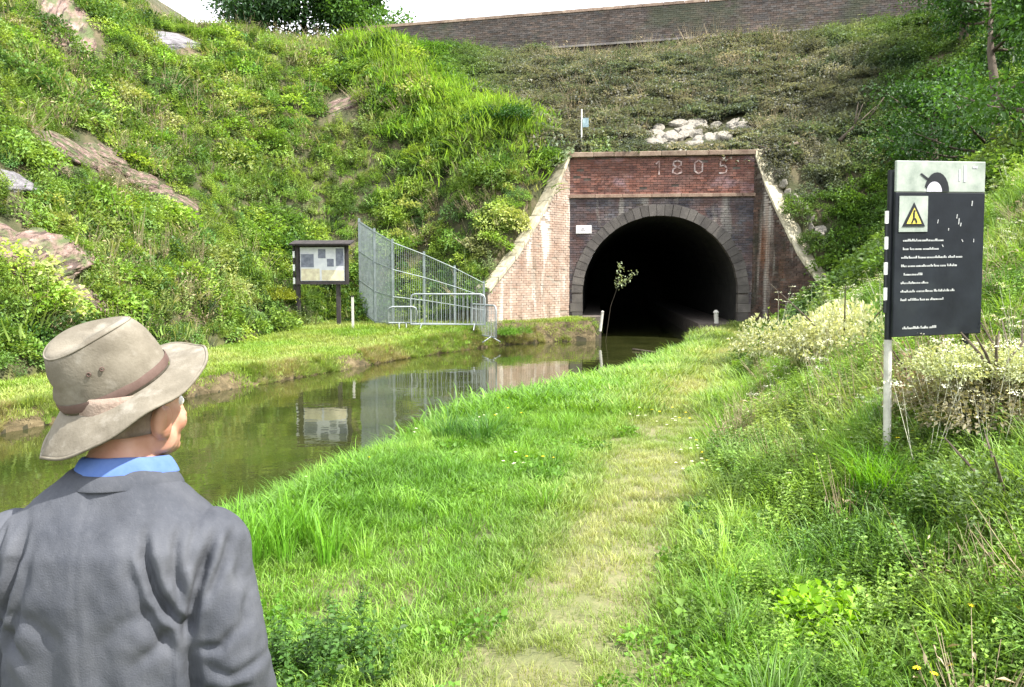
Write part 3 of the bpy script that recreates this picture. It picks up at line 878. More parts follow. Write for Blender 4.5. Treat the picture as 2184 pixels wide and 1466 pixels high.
def tint(pts, cols, f=.5, jit=.15, seed=0):
    """patchwork of colours chosen by low-frequency noise"""
    cols = np.array(cols, float)
    n = fbm(pts[:, 0] * f + seed, pts[:, 1] * f + seed * 2, 3); n = np.clip((n - .28) / .44, 0, .999) * (len(cols) - 1)
    n = np.clip(n + RNG.normal(0, .35, len(pts)), 0, len(cols) - 1.001)
    i = n.astype(int); fr = (n - i)[:, None]
    c = cols[i] * (1 - fr) + cols[i + 1] * fr
    return c * (1 + RNG.normal(0, jit, len(pts)))[:, None].clip(.5, 1.6)

# (linear colours of living leaves)
G_BRIGHT = [(.085, .20, .022), (.12, .26, .028), (.16, .29, .04)]
G_LAWN = [(.09, .21, .02), (.145, .29, .032), (.20, .33, .055), (.12, .27, .026)]
G_STRAW = [(.22, .28, .075), (.31, .32, .12), (.38, .35, .17)]
G_HILL = [(.045, .09, .022), (.11, .20, .035), (.18, .28, .05), (.14, .19, .07), (.22, .31, .06)]
G_DARK = [(.022, .055, .018), (.035, .085, .02), (.05, .11, .025)]
G_BACK = [(.11, .12, .09), (.155, .155, .125), (.10, .14, .08), (.21, .20, .17), (.09, .115, .085)]

def masks(pts):
    ins = inside_cutting(pts); dn, sn = seg_dist(pts, NEAR); df, sf = seg_dist(pts, FAR); dp, _ = seg_dist(pts, PATH)
    return ins, dn * sn, -df * sf, dp

# --- lawn on the towpath side
pt = randpts(90000, -8, 9, .6, 27); pt = pt[in_view(pt)]
ins, dn, df, dp = masks(pt)
y = pt[:, 1]; dens = np.clip(6.0 / y, .25, 1.0)
ok = ins & (dn > .12) & ~((dp < .33) & (fbm(pt[:, 0] * 1.8 + 7, pt[:, 1] * .9, 3) > .54) & (RNG.random(len(pt)) < .3)) & (RNG.random(len(pt)) < dens); pt = pt[ok]; dp = dp[ok]; dn = dn[ok]; y = pt[:, 1]
onpath = (dp < .42 + .3 * (fbm(pt[:, 0] * 1.5, pt[:, 1] * 1.5) - .5))
c1 = tint(pt, G_LAWN, .7); c2 = tint(pt, G_STRAW, .9, .12, 5)
wgt = .85 * (np.exp(-(dp / (.38 + .022 * y)) ** 2) * np.clip(.45 + 1.1 * fbm(pt[:, 0] * 1.2 + 3, pt[:, 1] * .8, 3), .2, 1.1))[:, None].clip(0, 1)
c = c1 * (1 - wgt) + c2 * wgt
near = y < 9
sc = (np.where(near, 1.0, 1.15) * RNG.uniform(.7, 1.35, len(pt)) * np.where(onpath, .55, 1.0) * (1 + .9 * (fbm(pt[:, 0] * .9, pt[:, 1] * .9, 2) - .45)))
layers = [('lawn', pt[near], sc[near], c[near], .0), ('lawnfar', pt[~near], sc[~near], c[~near], .0)]
q = randpts(2600, -6, 6, 1, 24); ins, dn, df, dp = masks(q); q = q[ins & (dn > .1) & (dp > .5) & in_view(q) & (fbm(q[:, 0], q[:, 1] + 7) > .47)]
layers.append(('long', q, RNG.uniform(.35, .75, len(q)), tint(q, G_LAWN, .7), .0))
q = randpts(2500, -6, 6, 1, 12); ins, dn, df, dp = masks(q); q = q[ins & (dn > .3) & (dp > .3) & in_view(q) & (fbm(q[:, 0] * .7 + 3, q[:, 1] * .7) > .47)]
layers.append(('clover', q, RNG.uniform(.4, .9, len(q)), tint(q, G_LAWN[:2] + G_DARK[2:], .9), .0))
q = randpts(26, -3, 4, 2, 12); ins, dn, df, dp = masks(q); q = q[ins & (dn > .4)]
layers.append(('daisy', q, np.ones(len(q)), tint(q, G_LAWN), 0))
layers.append(('butter', q[:9] + [.3, .2], np.ones(len(q[:9])), tint(q[:9], G_LAWN), 0))
scatter('towpath_grass', 'bright green grass with a pale trodden strip beside the canal', layers)

# --- reedy water's edge, near side
layers = []
u = RNG.random(1500); yy = 1 + 24 * u; q = np.stack([np.interp(yy, NEAR[:, 1], NEAR[:, 0]) + RNG.uniform(.0, .45, len(yy)), yy], 1)
q = q[in_view(q)]; layers.append(('long', q, RNG.uniform(.3, .7, len(q)) * (1 + .8 * (fbm(q[:, 0], q[:, 1]) - .5)) * np.where(q[:, 1] > 10, .5, 1), tint(q, G_BRIGHT, .6), .03))
scatter('waterside_grass', 'long grass leaning over the near edge of the water', layers)

# --- far bank strip
layers = []
pt = randpts(26000, -16, 3.2, 3, 26); ins, dn, df, dp = masks(pt); pt2 = pt[ins & (df > .05) & in_view(pt)]; d2 = df[ins & (df > .05) & in_view(pt)]
c = tint(pt2, [(.15, .27, .03), (.23, .33, .055), (.29, .33, .1), (.19, .30, .04)], .5)
layers.append(('lawnfar', pt2, RNG.uniform(.6, 1.1, len(pt2)), c, .0))
yy = RNG.uniform(3, 24.6, 2600); q = np.stack([np.interp(yy, FAR[:, 1], FAR[:, 0]) - RNG.uniform(-.02, .4, len(yy)), yy], 1); q = q[in_view(q) & (fbm(q[:, 0] * .8, q[:, 1] * .8 + 3) > .4)]
cc = tint(q, [(.2, .2, .07), (.3, .26, .12), (.16, .25, .04)], .8)
layers.append(('long', q, RNG.uniform(.3, .6, len(q)), cc, .02))
scatter('far_bank_grass', 'yellow-green mown grass strip on the far bank of the canal', layers)

# --- left hillside undergrowth
def hillpts(n, x0, x1, y0, y1):
    q = randpts(n, x0, x1, y0, y1); ins = inside_cutting(q); q = q[~ins]; z = terrain(q); k = in_view(q, z); return q[k], z[k]
def back_region(q): return (q[:, 0] > -9) & (q[:, 1] > 24.5) & (q[:, 0] - 0 > -1.2 * (q[:, 1] - 26.9) * .78 + .6) & (q[:, 0] < 9.5 + .25 * (q[:, 1] - 26) + 5 * (fbm(q[:, 0] * .7, q[:, 1] * .7) - .5))
BARE = []   # (x, y, radius) of rock outcrops, filled before the scatter below
def hit(px, py, y0=2.0, y1=60.0, rough=True):
    """ground point behind a photograph pixel"""
    ys = np.arange(y0, y1, .1)
    p = np.array([at(px, py, y) for y in ys]); h = terrain(p[:, :2], rough)
    k = np.where(p[:, 2] <= h)[0]
    i = int(k[0]) if len(k) else len(ys) - 1
    return Vector((p[i, 0], p[i, 1], h[i]))

def normal_at(x, y, e=.4):
    z = terrain([(x - e, y), (x + e, y), (x, y - e), (x, y + e)], False)
    return Vector((-(z[1] - z[0]) / (2 * e), -(z[3] - z[2]) / (2 * e), 1)).normalized()

def rock_mesh(seed, rough=.34, flat=1.0, sub=4):
    sub = 4 if seed < 20 else 3
    bm = bmesh.new(); bmesh.ops.create_icosphere(bm, subdivisions=sub, radius=1)
    r = random.Random(seed); planes = []
    for i in range(11):
        v = Vector((r.gauss(0, 1), r.gauss(0, 1), r.gauss(0, .8))).normalized(); planes.append((v, r.uniform(.62, .92)))
    bm.verts.ensure_lookup_table()
    C = np.array([v.co[:] for v in bm.verts])
    hi = C[:, 2] > .35; C[hi, 2] = .35 + (C[hi, 2] - .35) * .35
    for n_, d in planes:
        k = C @ np.array(n_); m_ = k > d; C[m_] -= np.outer((k[m_] - d) * .9, np.array(n_))
    C *= (1 + .5 * rough * (fbm(C[:, 0] * 6 + seed, C[:, 1] * 6 + C[:, 2] * 7, 3) - .5) + rough * (fbm(C[:, 0] * 2.3 + seed, C[:, 1] * 2.3 + C[:, 2] * 1.9 + seed, 4) - .5))[:, None]
    for v, c_ in zip(bm.verts, C): v.co = c_
    me = bpy.data.meshes.new('rock'); bm.to_mesh(me); bm.free()
    for p_ in me.polygons: p_.use_smooth = False
    return me

def rock(name, label, px, py, size, mat, cat='rock', group=None, yaw=0.0, sink=.3, seed=1, lean=0, bare=.7, Y=None):
    p = hit(px, py) if Y is None else Vector((at(px, py, Y).x, Y, gz(at(px, py, Y).x, Y)))
    n = normal_at(p.x, p.y)
    o = link(name, rock_mesh(seed), M[mat]); o.scale = size
    q = n.to_track_quat('Z', 'Y'); o.rotation_mode = 'QUATERNION'
    o.rotation_quaternion = q @ Euler((0, lean, yaw)).to_quaternion()
    o.location = p - n * size[2] * sink
    tag(o, label, cat, group); BARE.append((p.x, p.y, max(size[:2]) * bare)); return o

rock('rock_outcrop', 'big pinkish slab of rock jutting from the left slope above the man\'s hat', 95, 560, (1.4, .85, .7), 'rock', yaw=.3, seed=3, bare=.62, sink=.15)
rock('rock_outcrop', 'smaller pink rock at the left edge of the photo beside the big slab', 5, 525, (.8, .7, .45), 'rock', seed=5, sink=.1)
rock('rock_outcrop', 'pale grey-pink rock sloping down just above the crown of the hat', 175, 640, (.75, .42, .3), 'rock', yaw=-.5, seed=8, sink=.1)
rock('rock_outcrop', 'lavender grey rock at the left edge halfway up the slope', 20, 395, (.9, .4, .4), 'greyrock', seed=9, bare=.6)
rock('rock_outcrop', 'dark grey boulder near the top of the left slope below the sky', 370, 92, (1.5, .6, .5), 'greyrock', yaw=.2, seed=12, sink=.2, bare=.6)
rock('rock_outcrop', 'reddish patch of bare rock high on the slope below the wall end', 730, 228, (1.3, .5, .35), 'rock', yaw=.6, seed=14, sink=.3, bare=.6)
rock('rock_outcrop', 'broad bare pink rock face at the top left corner', 150, 50, (2.2, .9, .4), 'rock', yaw=.9, seed=17, sink=.3, bare=.55)
ORD = ['first', 'second', 'third', 'fourth', 'fifth', 'sixth', 'seventh', 'eighth', 'ninth', 'tenth', 'eleventh', 'twelfth']
strip = [(110, 318), (150, 325), (190, 338), (225, 345), (255, 362), (285, 378), (310, 396), (340, 412), (362, 428), (392, 440), (240, 335), (170, 350)]
for i, (px, py) in enumerate(strip):
    s = random.uniform(.3, .5)
    rock('loose_stone', ORD[sorted(strip).index((px, py))] + ' stone from the upper left end of the pale diagonal rock band', px, py, (s * 1.6, s * .9, s * .6), 'rock', 'stone', 'stones of the diagonal rock band', yaw=random.uniform(-.9, .2), seed=20 + i, sink=.05, bare=.9)
for i in range(46):
    px = random.uniform(1385, 1600); py = random.uniform(262, 318); s = random.uniform(.1, .3)
    rock('pale_rubble_stone', 'pale chalky stone in the rubble heap above the tunnel parapet', px, py, (s * 1.3, s, s * .8), 'rubble', 'stone', 'pale rubble above the parapet', yaw=random.random() * 3, seed=50 + i, sink=-.15, bare=1.5)
for i in range(12):
    t = i / 11; px = 1665 + 85 * t + random.uniform(-8, 8); py = 395 + 110 * t; s = random.uniform(.1, .2)
    rock('pale_rubble_stone', 'whitish stone lying behind the right wing wall coping', px, py, (s * 1.3, s, s * .8), 'rubble', 'stone', 'stones behind the right wing wall', yaw=random.random() * 3, seed=90 + i, sink=0)
rock('flat_stone', 'flat grey-white stone half buried in the verge below the black sign', 1705, 930, (.2, .14, .07), 'greyrock', 'stone', seed=101, sink=0)
rock('dark_stone', 'dark stone with pale top among weeds at lower right', 1885, 1325, (.075, .06, .05), 'greyrock', 'stone', seed=103, sink=-.3)

def not_bare(q, k=1.0):
    ok = np.ones(len(q), bool)
    for (bx, by, br) in BARE: ok &= np.hypot(q[:, 0] - bx, q[:, 1] - by) > br * k
    return ok

# left slope and spur
q, z = hillpts(62000, -46, 4, 2, 46)
back = back_region(q); q = q[~back & (q[:, 0] < np.where(q[:, 1] > 22, 2.5, -2))]; z = terrain(q, False)
q = q[not_bare(q, .85)]
cl = fbm(q[:, 0] * .55, q[:, 1] * .55 + 4, 3)
dd = np.hypot(q[:, 0], q[:, 1])
hc = [(.055, .11, .032), (.10, .19, .035), (.19, .32, .04), (.09, .20, .06), (.29, .40, .06), (.08, .15, .045), (.20, .33, .045), (.33, .37, .13)]
layers = []
a = (cl > .47) & (RNG.random(len(q)) < .34); k = q[a]
layers.append(('bramble', k, RNG.uniform(.45, 1.0, len(k)) * (.7 + .9 * fbm(k[:, 0] * .9, k[:, 1] * .9)), tint(k, hc, 1.1, .2), .12))
a2 = ~a & (RNG.random(len(q)) < .42); k = q[a2]
layers.append(('bramblefine', k, RNG.uniform(.3, .7, len(k)), tint(k, hc, 1.2, .22, 2), .1))
a3 = ~a & ~a2; k = q[a3]
layers.append(('weed', k, RNG.uniform(.7, 1.5, len(k)), tint(k, G_HILL, .9, .25, 4), .0))
k = q[RNG.random(len(q)) < .16]; layers.append(('lawnfar', k, RNG.uniform(1.4, 3.0, len(k)), tint(k, [(.12, .22, .03), (.18, .27, .06), (.28, .28, .13)], .4), .0))
k = q[(RNG.random(len(q)) < .12) & (fbm(q[:, 0] * .5 + 9, q[:, 1] * .5) > .56)]; layers.append(('dry', k, RNG.uniform(.5, 1.1, len(k)), tint(k, G_HILL), .0))
# bright grass along the crest of the spur
sp = RNG.random(900); L_ = SPUR; ii_ = sp * (len(L_) - 1); i0 = ii_.astype(int); fr = (ii_ - i0)[:, None]
k = L_[i0] * (1 - fr) + L_[np.minimum(i0 + 1, len(L_) - 1)] * fr + RNG.normal(0, .7, (900, 2)); k = k[~inside_cutting(k)]
layers.append(('lawnfar', k, RNG.uniform(2, 3.6, len(k)), tint(k, [(.16, .30, .03), (.22, .34, .05)], .5), .0))
layers.append(('bramblefine', k[:450], RNG.uniform(.5, 1.1, len(k[:450])), tint(k[:450], [(.12, .26, .03), (.18, .32, .04)], .5), .1))
k = []
for (a_, b_) in ((FOOT[4], FOOT[5]), (FOOT[5], FOOT[6])):
    t_ = RNG.random((260, 1)); k.append(a_[:2] * (1 - t_) + b_[:2] * t_ + RNG.normal(0, .12, (260, 2)) + [-.38, .38])
k = np.concatenate(k); k = k[~inside_cutting(k)]
layers.append(('ivy', k, RNG.uniform(.3, .55, len(k)), tint(k, hc, .8), .02)); layers.append(('bramblefine', k[::2], RNG.uniform(.35, .7, len(k[::2])), tint(k[::2], hc, .8), .02))
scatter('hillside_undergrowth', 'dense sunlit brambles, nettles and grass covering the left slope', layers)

# shaded slope above the tunnel
q, z = hillpts(17000, -12, 17, 24, 40); q = q[back_region(q) & (q[:, 0] < 14)]
q = q[not_bare(q, 1.0)]
f = smoothstep(-3, 1.5, q[:, 0] + 1.4 * fbm(q[:, 0] * .5, q[:, 1] * .5))
layers = []
cb = tint(q, [(.075, .17, .02), (.12, .24, .03), (.05, .12, .02)], .6, .2) * (1 - f[:, None]) + tint(q, G_BACK, .5, .2, 3) * f[:, None]
low = q[:, 1] < 28.2
cb = np.where((low & (fbm(q[:, 0], q[:, 1]) > .5) & (q[:, 0] < 3.3))[:, None], cb * 1.2 + [.03, .08, .0], cb)
r_ = RNG.random(len(q))
a = r_ < .45; layers.append(('ivy', q[a], RNG.uniform(.5, 1.1, a.sum()), cb[a], .05))
a = (r_ >= .45) & (r_ < .7); layers.append(('bramblefine', q[a], RNG.uniform(.35, .85, a.sum()), cb[a], .12))
a = (r_ >= .7) & (r_ < .95); layers.append(('weed', q[a], RNG.uniform(.8, 1.5, a.sum()), cb[a], .0))
a = (r_ >= .975) & (q[:, 0] > 1.5); layers.append(('dry', q[a], RNG.uniform(.5, 1.2, a.sum()), cb[a], .0))
scatter('ivy_slope', 'dull grey-green ivy and scrub on the slope between the tunnel and the wall', layers)

# right slope
q, z = hillpts(30000, 1, 34, .8, 40); q = q[~back_region(q) & (q[:, 0] > 1.4) | (q[:, 0] >= 14)]; q = q[not_bare(q, .85)]
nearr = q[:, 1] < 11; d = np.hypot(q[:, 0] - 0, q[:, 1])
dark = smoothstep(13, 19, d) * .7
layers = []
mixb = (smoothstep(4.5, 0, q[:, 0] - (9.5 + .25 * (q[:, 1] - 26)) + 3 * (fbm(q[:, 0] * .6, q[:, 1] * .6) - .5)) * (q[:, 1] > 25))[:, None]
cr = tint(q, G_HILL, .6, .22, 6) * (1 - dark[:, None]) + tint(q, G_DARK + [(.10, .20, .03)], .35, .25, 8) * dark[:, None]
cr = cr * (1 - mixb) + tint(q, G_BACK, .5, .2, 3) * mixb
r_ = RNG.random(len(q)); far_ = ~nearr
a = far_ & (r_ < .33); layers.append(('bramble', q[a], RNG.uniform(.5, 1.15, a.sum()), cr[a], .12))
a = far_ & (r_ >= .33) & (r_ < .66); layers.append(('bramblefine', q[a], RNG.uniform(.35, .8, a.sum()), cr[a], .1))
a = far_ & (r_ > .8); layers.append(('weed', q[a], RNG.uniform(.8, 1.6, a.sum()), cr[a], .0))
q2 = randpts(16000, 1.2, 7, 1.7, 11); q2 = q2[~inside_cutting(q2)]; q2 = q2[in_view(q2, terrain(q2))]; q2 = q2[not_bare(q2)]
c2 = tint(q2, [(.08, .17, .03), (.15, .26, .04), (.21, .33, .06), (.12, .23, .045), (.25, .33, .10)], 1.0, .2, 2)
r_ = RNG.random(len(q2))
s_ = fbm(q2[:, 0] * 1.1, q2[:, 1] * 1.1 + 5, 3)
wd_ = fbm(q2[:, 0] * 1.4 + 9, q2[:, 1] * 1.4, 3) > .52
a = (r_ < .16) | wd_ & (r_ < .5); layers.append(('weed', q2[a], RNG.uniform(.35, .75, a.sum()) * (.6 + .6 * s_[a]), c2[a], .0))
a = (r_ >= .22) & (r_ < .36); layers.append(('clover', q2[a], RNG.uniform(.4, .9, a.sum()), c2[a], .0))
a = (r_ >= .36) & ~wd_; layers.append(('lawn', q2[a], RNG.uniform(.8, 1.7, a.sum()), c2[a], .0))
a = (r_ >= .72) & (s_ > .47); layers.append(('long', q2[a], RNG.uniform(.4, .85, a.sum()), c2[a] * [1.15, 1.15, 1], .0))
a = (r_ >= .9) & (s_ < .42); layers.append(('bramblefine', q2[a], RNG.uniform(.2, .4, a.sum()), c2[a] * .8, .0))
k = q2[:70]; layers.append(('daisy', k, RNG.uniform(.8, 1.4, len(k)), c2[:70], 0)); k = q2[300:420]; k = k[k[:, 0] > 2.2]; layers.append(('umbel', k, RNG.uniform(.25, .5, len(k)), c2[:len(k)], 0)); k = q2[500:640]; layers.append(('dry', k, RNG.uniform(.25, .5, len(k)), c2[:len(k)], 0)); k = q2[70:100]; layers.append(('butter', k, np.ones(len(k)), c2[:30], 0))
# transition verge between lawn and slope
pt = randpts(14000, .8, 9.5, .8, 24); ins, dn, df, dp = masks(pt); dfoot, _ = seg_dist(pt, FOOT); g = ins & (dn > .5) & (dp > .5) & (pt[:, 0] > np.interp(pt[:, 1], PATH[:, 1], PATH[:, 0])) & in_view(pt) & (RNG.random(len(pt)) < np.clip(1.6 - dfoot, .05, 1))
pt = pt[g]; c3 = tint(pt, [(.09, .18, .025), (.15, .27, .035), (.21, .32, .06)], .9, .2, 3); r_ = RNG.random(len(pt))
a = r_ < .25; layers.append(('weed', pt[a], RNG.uniform(.3, .6, a.sum()), c3[a], .0))
a = (r_ >= .25) & (r_ < .4); layers.append(('clover', pt[a], RNG.uniform(.5, 1.0, a.sum()), c3[a], .0))
a = (r_ >= .4) & (r_ < .8); layers.append(('lawn', pt[a], RNG.uniform(.8, 1.6, a.sum()), c3[a], .0))
a = r_ >= .8; layers.append(('long', pt[a], RNG.uniform(.4, .8, a.sum()), c3[a], .0))
k = []
for (a_, b_) in ((FOOT[8], FOOT[9]), (FOOT[9], FOOT[10])):
    t_ = RNG.random((200, 1)); k.append(a_[:2] * (1 - t_) + b_[:2] * t_ + RNG.normal(0, .12, (200, 2)) + [.42, .3])
k = np.concatenate(k); k = k[~inside_cutting(k)]
layers.append(('ivy', k, RNG.uniform(.3, .55, len(k)), tint(k, G_BACK, .8), .02)); layers.append(('bramblefine', k[::2], RNG.uniform(.35, .65, len(k[::2])), tint(k[::2], G_BACK, .8), .02))
scatter('right_bank_undergrowth', 'weeds, nettles and long grass covering the right slope up to the path', layers)

# ------------------------------------------------------------------ single plants that stand out
def plant(name, label, cat, loc, kind, n, spread, smin, smax, cols, squash=1.0, stem=True, seed=1):
    """a plant of its own: foliage mesh grown from the same leaves, plus stems"""
    r = np.random.default_rng(seed); parts = []
    for i in range(n):
        src = PR[kind][r.integers(len(PR[kind]))].data
        nv_ = len(src.vertices); V = np.empty(nv_ * 3, np.float32); src.vertices.foreach_get('co', V); V = V.reshape(-1, 3)
        F = np.empty(len(src.polygons) * 3, np.int32); src.polygons.foreach_get('vertices', F); F = F.reshape(-1, 3)
        va = np.empty(len(F), np.float32); src.attributes['var'].data.foreach_get('value', va)
        a = r.random() * 6.283; s = r.uniform(smin, smax); ca, sa = math.cos(a), math.sin(a)
        V = V @ np.array([[ca, sa, 0], [-sa, ca, 0], [0, 0, 1]]) * s
        V[:, 2] *= squash
        off = r.normal(0, spread, 2); V = V + [off[0], off[1], 0]
        parts.append((V, F, np.clip(va + r.normal(0, .12), 0, 1)))
    root = empty(name, loc); tag(root, label, cat)
    V, F, va = merge(parts)
    fo = link('foliage', np_mesh('foliage', V, F, var=va), M['grass' if kind in ('long', 'reed', 'lawn') else 'petal_white' if kind == 'umbel' else 'leaf'], root); fo['tint'] = list(cols)
    if stem:
        mb = MB()
        for i in range(7):
            a = r.random() * 6.28; h = smax * .55 * squash
            mb.tube([(0, 0, -.05), (math.cos(a) * spread * .7, math.sin(a) * spread * .7, h * .5), (math.cos(a) * spread * 1.5, math.sin(a) * spread * 1.5, h)], [.012, .009, .004], 5)
        mb.build('stem', M['bark'], root)
    return root

def gp(px, py, Y=None):
    if Y is None: return hit(px, py)
    p = at(px, py, Y); return Vector((p.x, Y, gz(p.x, Y)))

plant('grass_tussock', 'dark green tussock on the near bank in front of the noticeboard reflection', 'tussock', gp(1005, 935), 'long', 8, .15, .55, .95, (.06, .16, .025), stem=False, seed=4)
plant('grass_tussock', 'bright upright tuft of long grass left of the dark tussock at the water', 'tussock', gp(905, 905), 'long', 8, .16, .8, 1.15, (.12, .28, .025), stem=False, seed=5)
plant('iris_clump', 'clump of tall bright green blades right beside the man\'s sleeve', 'waterside plant', gp(620, 1180), 'reed', 22, .2, .35, .6, (.14, .32, .03), stem=False, seed=6)
plant('nettle_patch', 'dark leafy nettles at the bottom beside the man\'s elbow', 'nettles', gp(680, 1440), 'weed', 22, .2, .35, .8, (.05, .12, .018), stem=False, seed=7)
plant('grass_tussock', 'bright green tussock with arching blades below the black sign', 'tussock', gp(1880, 1030), 'long', 12, .14, .6, .9, (.13, .30, .015), stem=False, seed=8)
plant('bramble_bush', 'dark bramble bush at the right edge below the pale flowers', 'bush', gp(2150, 1120), 'bramblefine', 7, .2, .4, .6, (.12, .19, .06), seed=9)
plant('grass_tussock', 'green tussock hiding the foot of the white sign post', 'tussock', gp(1905, 925), 'long', 9, .12, .6, .9, (.10, .22, .03), stem=False, seed=28)
plant('leafy_dock', 'glossy yellow-green dock plant with broad leaves at lower right', 'plant', gp(1790, 1330), 'clover', 10, .07, .9, 1.5, (.20, .38, .02), stem=False, seed=10)
plant('hawthorn_bush', 'dark green bush filling the corner left of the tunnel parapet', 'bush', Vector((-.3, 27.2, gz(-.3, 27.2))), 'bramble', 12, .55, .8, 1.2, (.03, .085, .018), seed=11)
plant('gorse_bush', 'yellow-tinged bush behind the left end of the noticeboard', 'bush', gp(585, 640), 'bramblefine', 9, .4, .7, 1.0, (.20, .24, .02), seed=12)
plant('flowering_shrub', 'pale cream flowering shrub crowding the lower right corner of the black sign', 'shrub', at(2125, 800, 4.7), 'bramblefine', 9, .13, .3, .45, (.38, .42, .24), seed=13)
plant('cow_parsley', 'cream flower heads sticking up against the lower right of the black sign', 'wild flower', Vector((at(2110, 800, 4.6).x, 4.6, gz(at(2110, 800, 4.6).x, 4.6) - .1)), 'umbel', 5, .13, .55, .75, (.5, .5, .4), stem=False, seed=14)
plant('flowering_shrub', 'pale yellow-green flowering shrub on the bank left of the black sign', 'shrub', gp(1800, 760), 'bramblefine', 24, .5, .5, .9, (.42, .44, .26), squash=1.5, seed=15)
plant('flowering_shrub', 'pale yellow-green shrub at the right edge of the photo beside the black sign', 'shrub', gp(2175, 840), 'bramblefine', 12, .16, .35, .55, (.42, .43, .24), squash=1.5, seed=25)
plant('cow_parsley', 'loose cream flower heads above the shrub left of the black sign', 'wild flower', gp(1770, 700), 'umbel', 7, .35, .45, .6, (.5, .5, .4), stem=False, seed=16)
plant('dry_scrub', 'brownish dead scrub behind the white post of the black sign', 'scrub', gp(1960, 850), 'dry', 5, .2, .4, .6, (.3, .2, .15), seed=17)
plant('bramble_bush', 'brownish bramble thicket at the right edge level with the sign post foot', 'bush', gp(2165, 900), 'bramblefine', 9, .22, .5, .8, (.24, .22, .14), seed=18)
plant('waterside_bush', 'low green plant overhanging the water near the tunnel', 'waterside plant', Vector((-.15, 23.3, .35)), 'bramblefine', 5, .25, .4, .6, (.10, .22, .02), seed=19)
sp0 = Vector((at(1290, 668, 24.9).x, 24.9, .35)); sroot = empty('sapling', sp0); tag(sroot, 'thin pale leafy sapling leaning across the mouth of the tunnel', 'sapling')
sp1 = at(1318, 610, 24.7) - sp0; sp2 = at(1352, 585, 24.6) - sp0; sp3 = at(1322, 566, 24.7) - sp0
mb = MB(); mb.tube([(0, 0, -.6), sp1 * .5 + Vector((-.02, 0, .05)), sp1, sp2], [.005, .005, .004, .002], 5); mb.tube([sp1, sp3], [.005, .002], 6); mb.build('stem', M['bark'], sroot)
lb = []; 
for k_ in range(150):
    t_ = RNG.random(); a_, b_ = (sp1, sp2) if RNG.random() < .6 else (sp1, sp3); lb.append(np.array(a_.lerp(b_, t_ * 1.1)) + RNG.normal(0, .055, 3))
L = RNG.uniform(.05, .1, 150); V, F, va = leaves_mesh('', np.array(lb), RNG.normal(0, 1, (150, 3)), L, L * .5)
fo = link('foliage', np_mesh('foliage', V, F, var=va), M['leaf'], sroot); fo['tint'] = [.3, .36, .22]

# ------------------------------------------------------------------ trees
def tree(name, label, loc, height, crown_r, cols, nleaf=7000, seed=1, leaf=.13, low=.25, group=None):
    r = np.random.default_rng(seed); root = empty(name, loc); tag(root, label, 'tree', group)
    mb = MB()
    top = Vector((r.normal(0, .25), r.normal(0, .25), height * .8))
    trunkp = [Vector((0, 0, -.4)), Vector((r.normal(0, .08), r.normal(0, .08), height * .3)), Vector((top.x * .6, top.y * .6, height * .55)), top]
    mb.tube(trunkp, [.02 * height + .05, .016 * height + .03, .01 * height + .02, .01], 9)
    mb.build('trunk', M['bark'], root, smooth=True)
    clumps = []; mbl = MB()
    for i in range(16):
        t = r.uniform(low, .95); a = i * 2.4 + r.normal(0, .3)
        o = trunkp[1].lerp(top, max(0, (t - .3) / .7)) if t > .3 else trunkp[1] * (t / .3)
        reach = crown_r * (1.05 - .55 * t) * r.uniform(.7, 1.15)
        e = o + Vector((math.cos(a) * reach, math.sin(a) * reach, reach * r.uniform(.15, .6)))
        mbl.tube([o, o.lerp(e, .5) + Vector((0, 0, -.06 * reach)), e], [.045, .028, .008], 5)
        clumps.append((e, reach * .5)); clumps.append((o.lerp(e, .6), reach * .45))
    clumps.append((top, crown_r * .5))
    mbl.build('limbs', M['bark'], root, smooth=True)
    parts = []
    per = nleaf // len(clumps)
    for c, rad in clumps:
        rad = max(rad, .35)
        u = r.normal(0, 1, (per, 3)); u /= np.linalg.norm(u, axis=1, keepdims=True)
        base = np.array(c) + u * rad * (r.random((per, 1)) ** .45) * [1, 1, .75]
        L = r.uniform(leaf * .6, leaf * 1.3, per); shade = r.normal(0, .1)
        parts.append(leaves_mesh('', base, u + r.normal(0, .8, (per, 3)), L, L * .65, var=np.clip(r.random(per) * .7 + .15 + shade, 0, 1), rng=r))
    V, F, va = merge(parts); fo = link('crown', np_mesh('crown', V, F, var=va), M['leaf'], root); fo['tint'] = list(cols)
    return root
def P_(px, py, Y): return at(px, py, Y)
for (px, Y, h, cr, col, lab, s) in [
    (560, 40, 8.0, 3.0, (.035, .085, .03), 'dark leafy tree on the skyline right of the left sky gap', 1),
    (650, 41, 8.5, 3.2, (.05, .11, .035), 'tree in the middle of the skyline group above the left slope', 2),
    (760, 42, 7.2, 2.8, (.08, .17, .03), 'brighter green tree at the right end of the skyline group', 3)]:
    x = at(px, 40, Y).x; tree('skyline_tree', lab, (x, Y, gz(x, Y) - .6), h, cr, col, seed=s, low=.08, leaf=.2, nleaf=12000)
for (px, Y, h, cr, col, lab, s) in [
    (2120, 17.5, 5.2, 1.9, (.03, .08, .018), 'dark dense tree at the top right corner', 11),
    (2000, 22, 4.2, 1.8, (.035, .09, .02), 'dark tree on the right slope left of the corner tree', 12),
    (2190, 13, 4.0, 1.5, (.06, .14, .025), 'green tree at the right edge above the black sign', 13),
    (2050, 27, 5.5, 2.4, (.05, .10, .03), 'tree on the upper right slope under the end of the wall', 14)]:
    x = at(px, 200, Y).x; tree('bank_tree', lab, (x, Y, gz(x, Y) - .3), h, cr, col, seed=s, low=.1, leaf=.1)
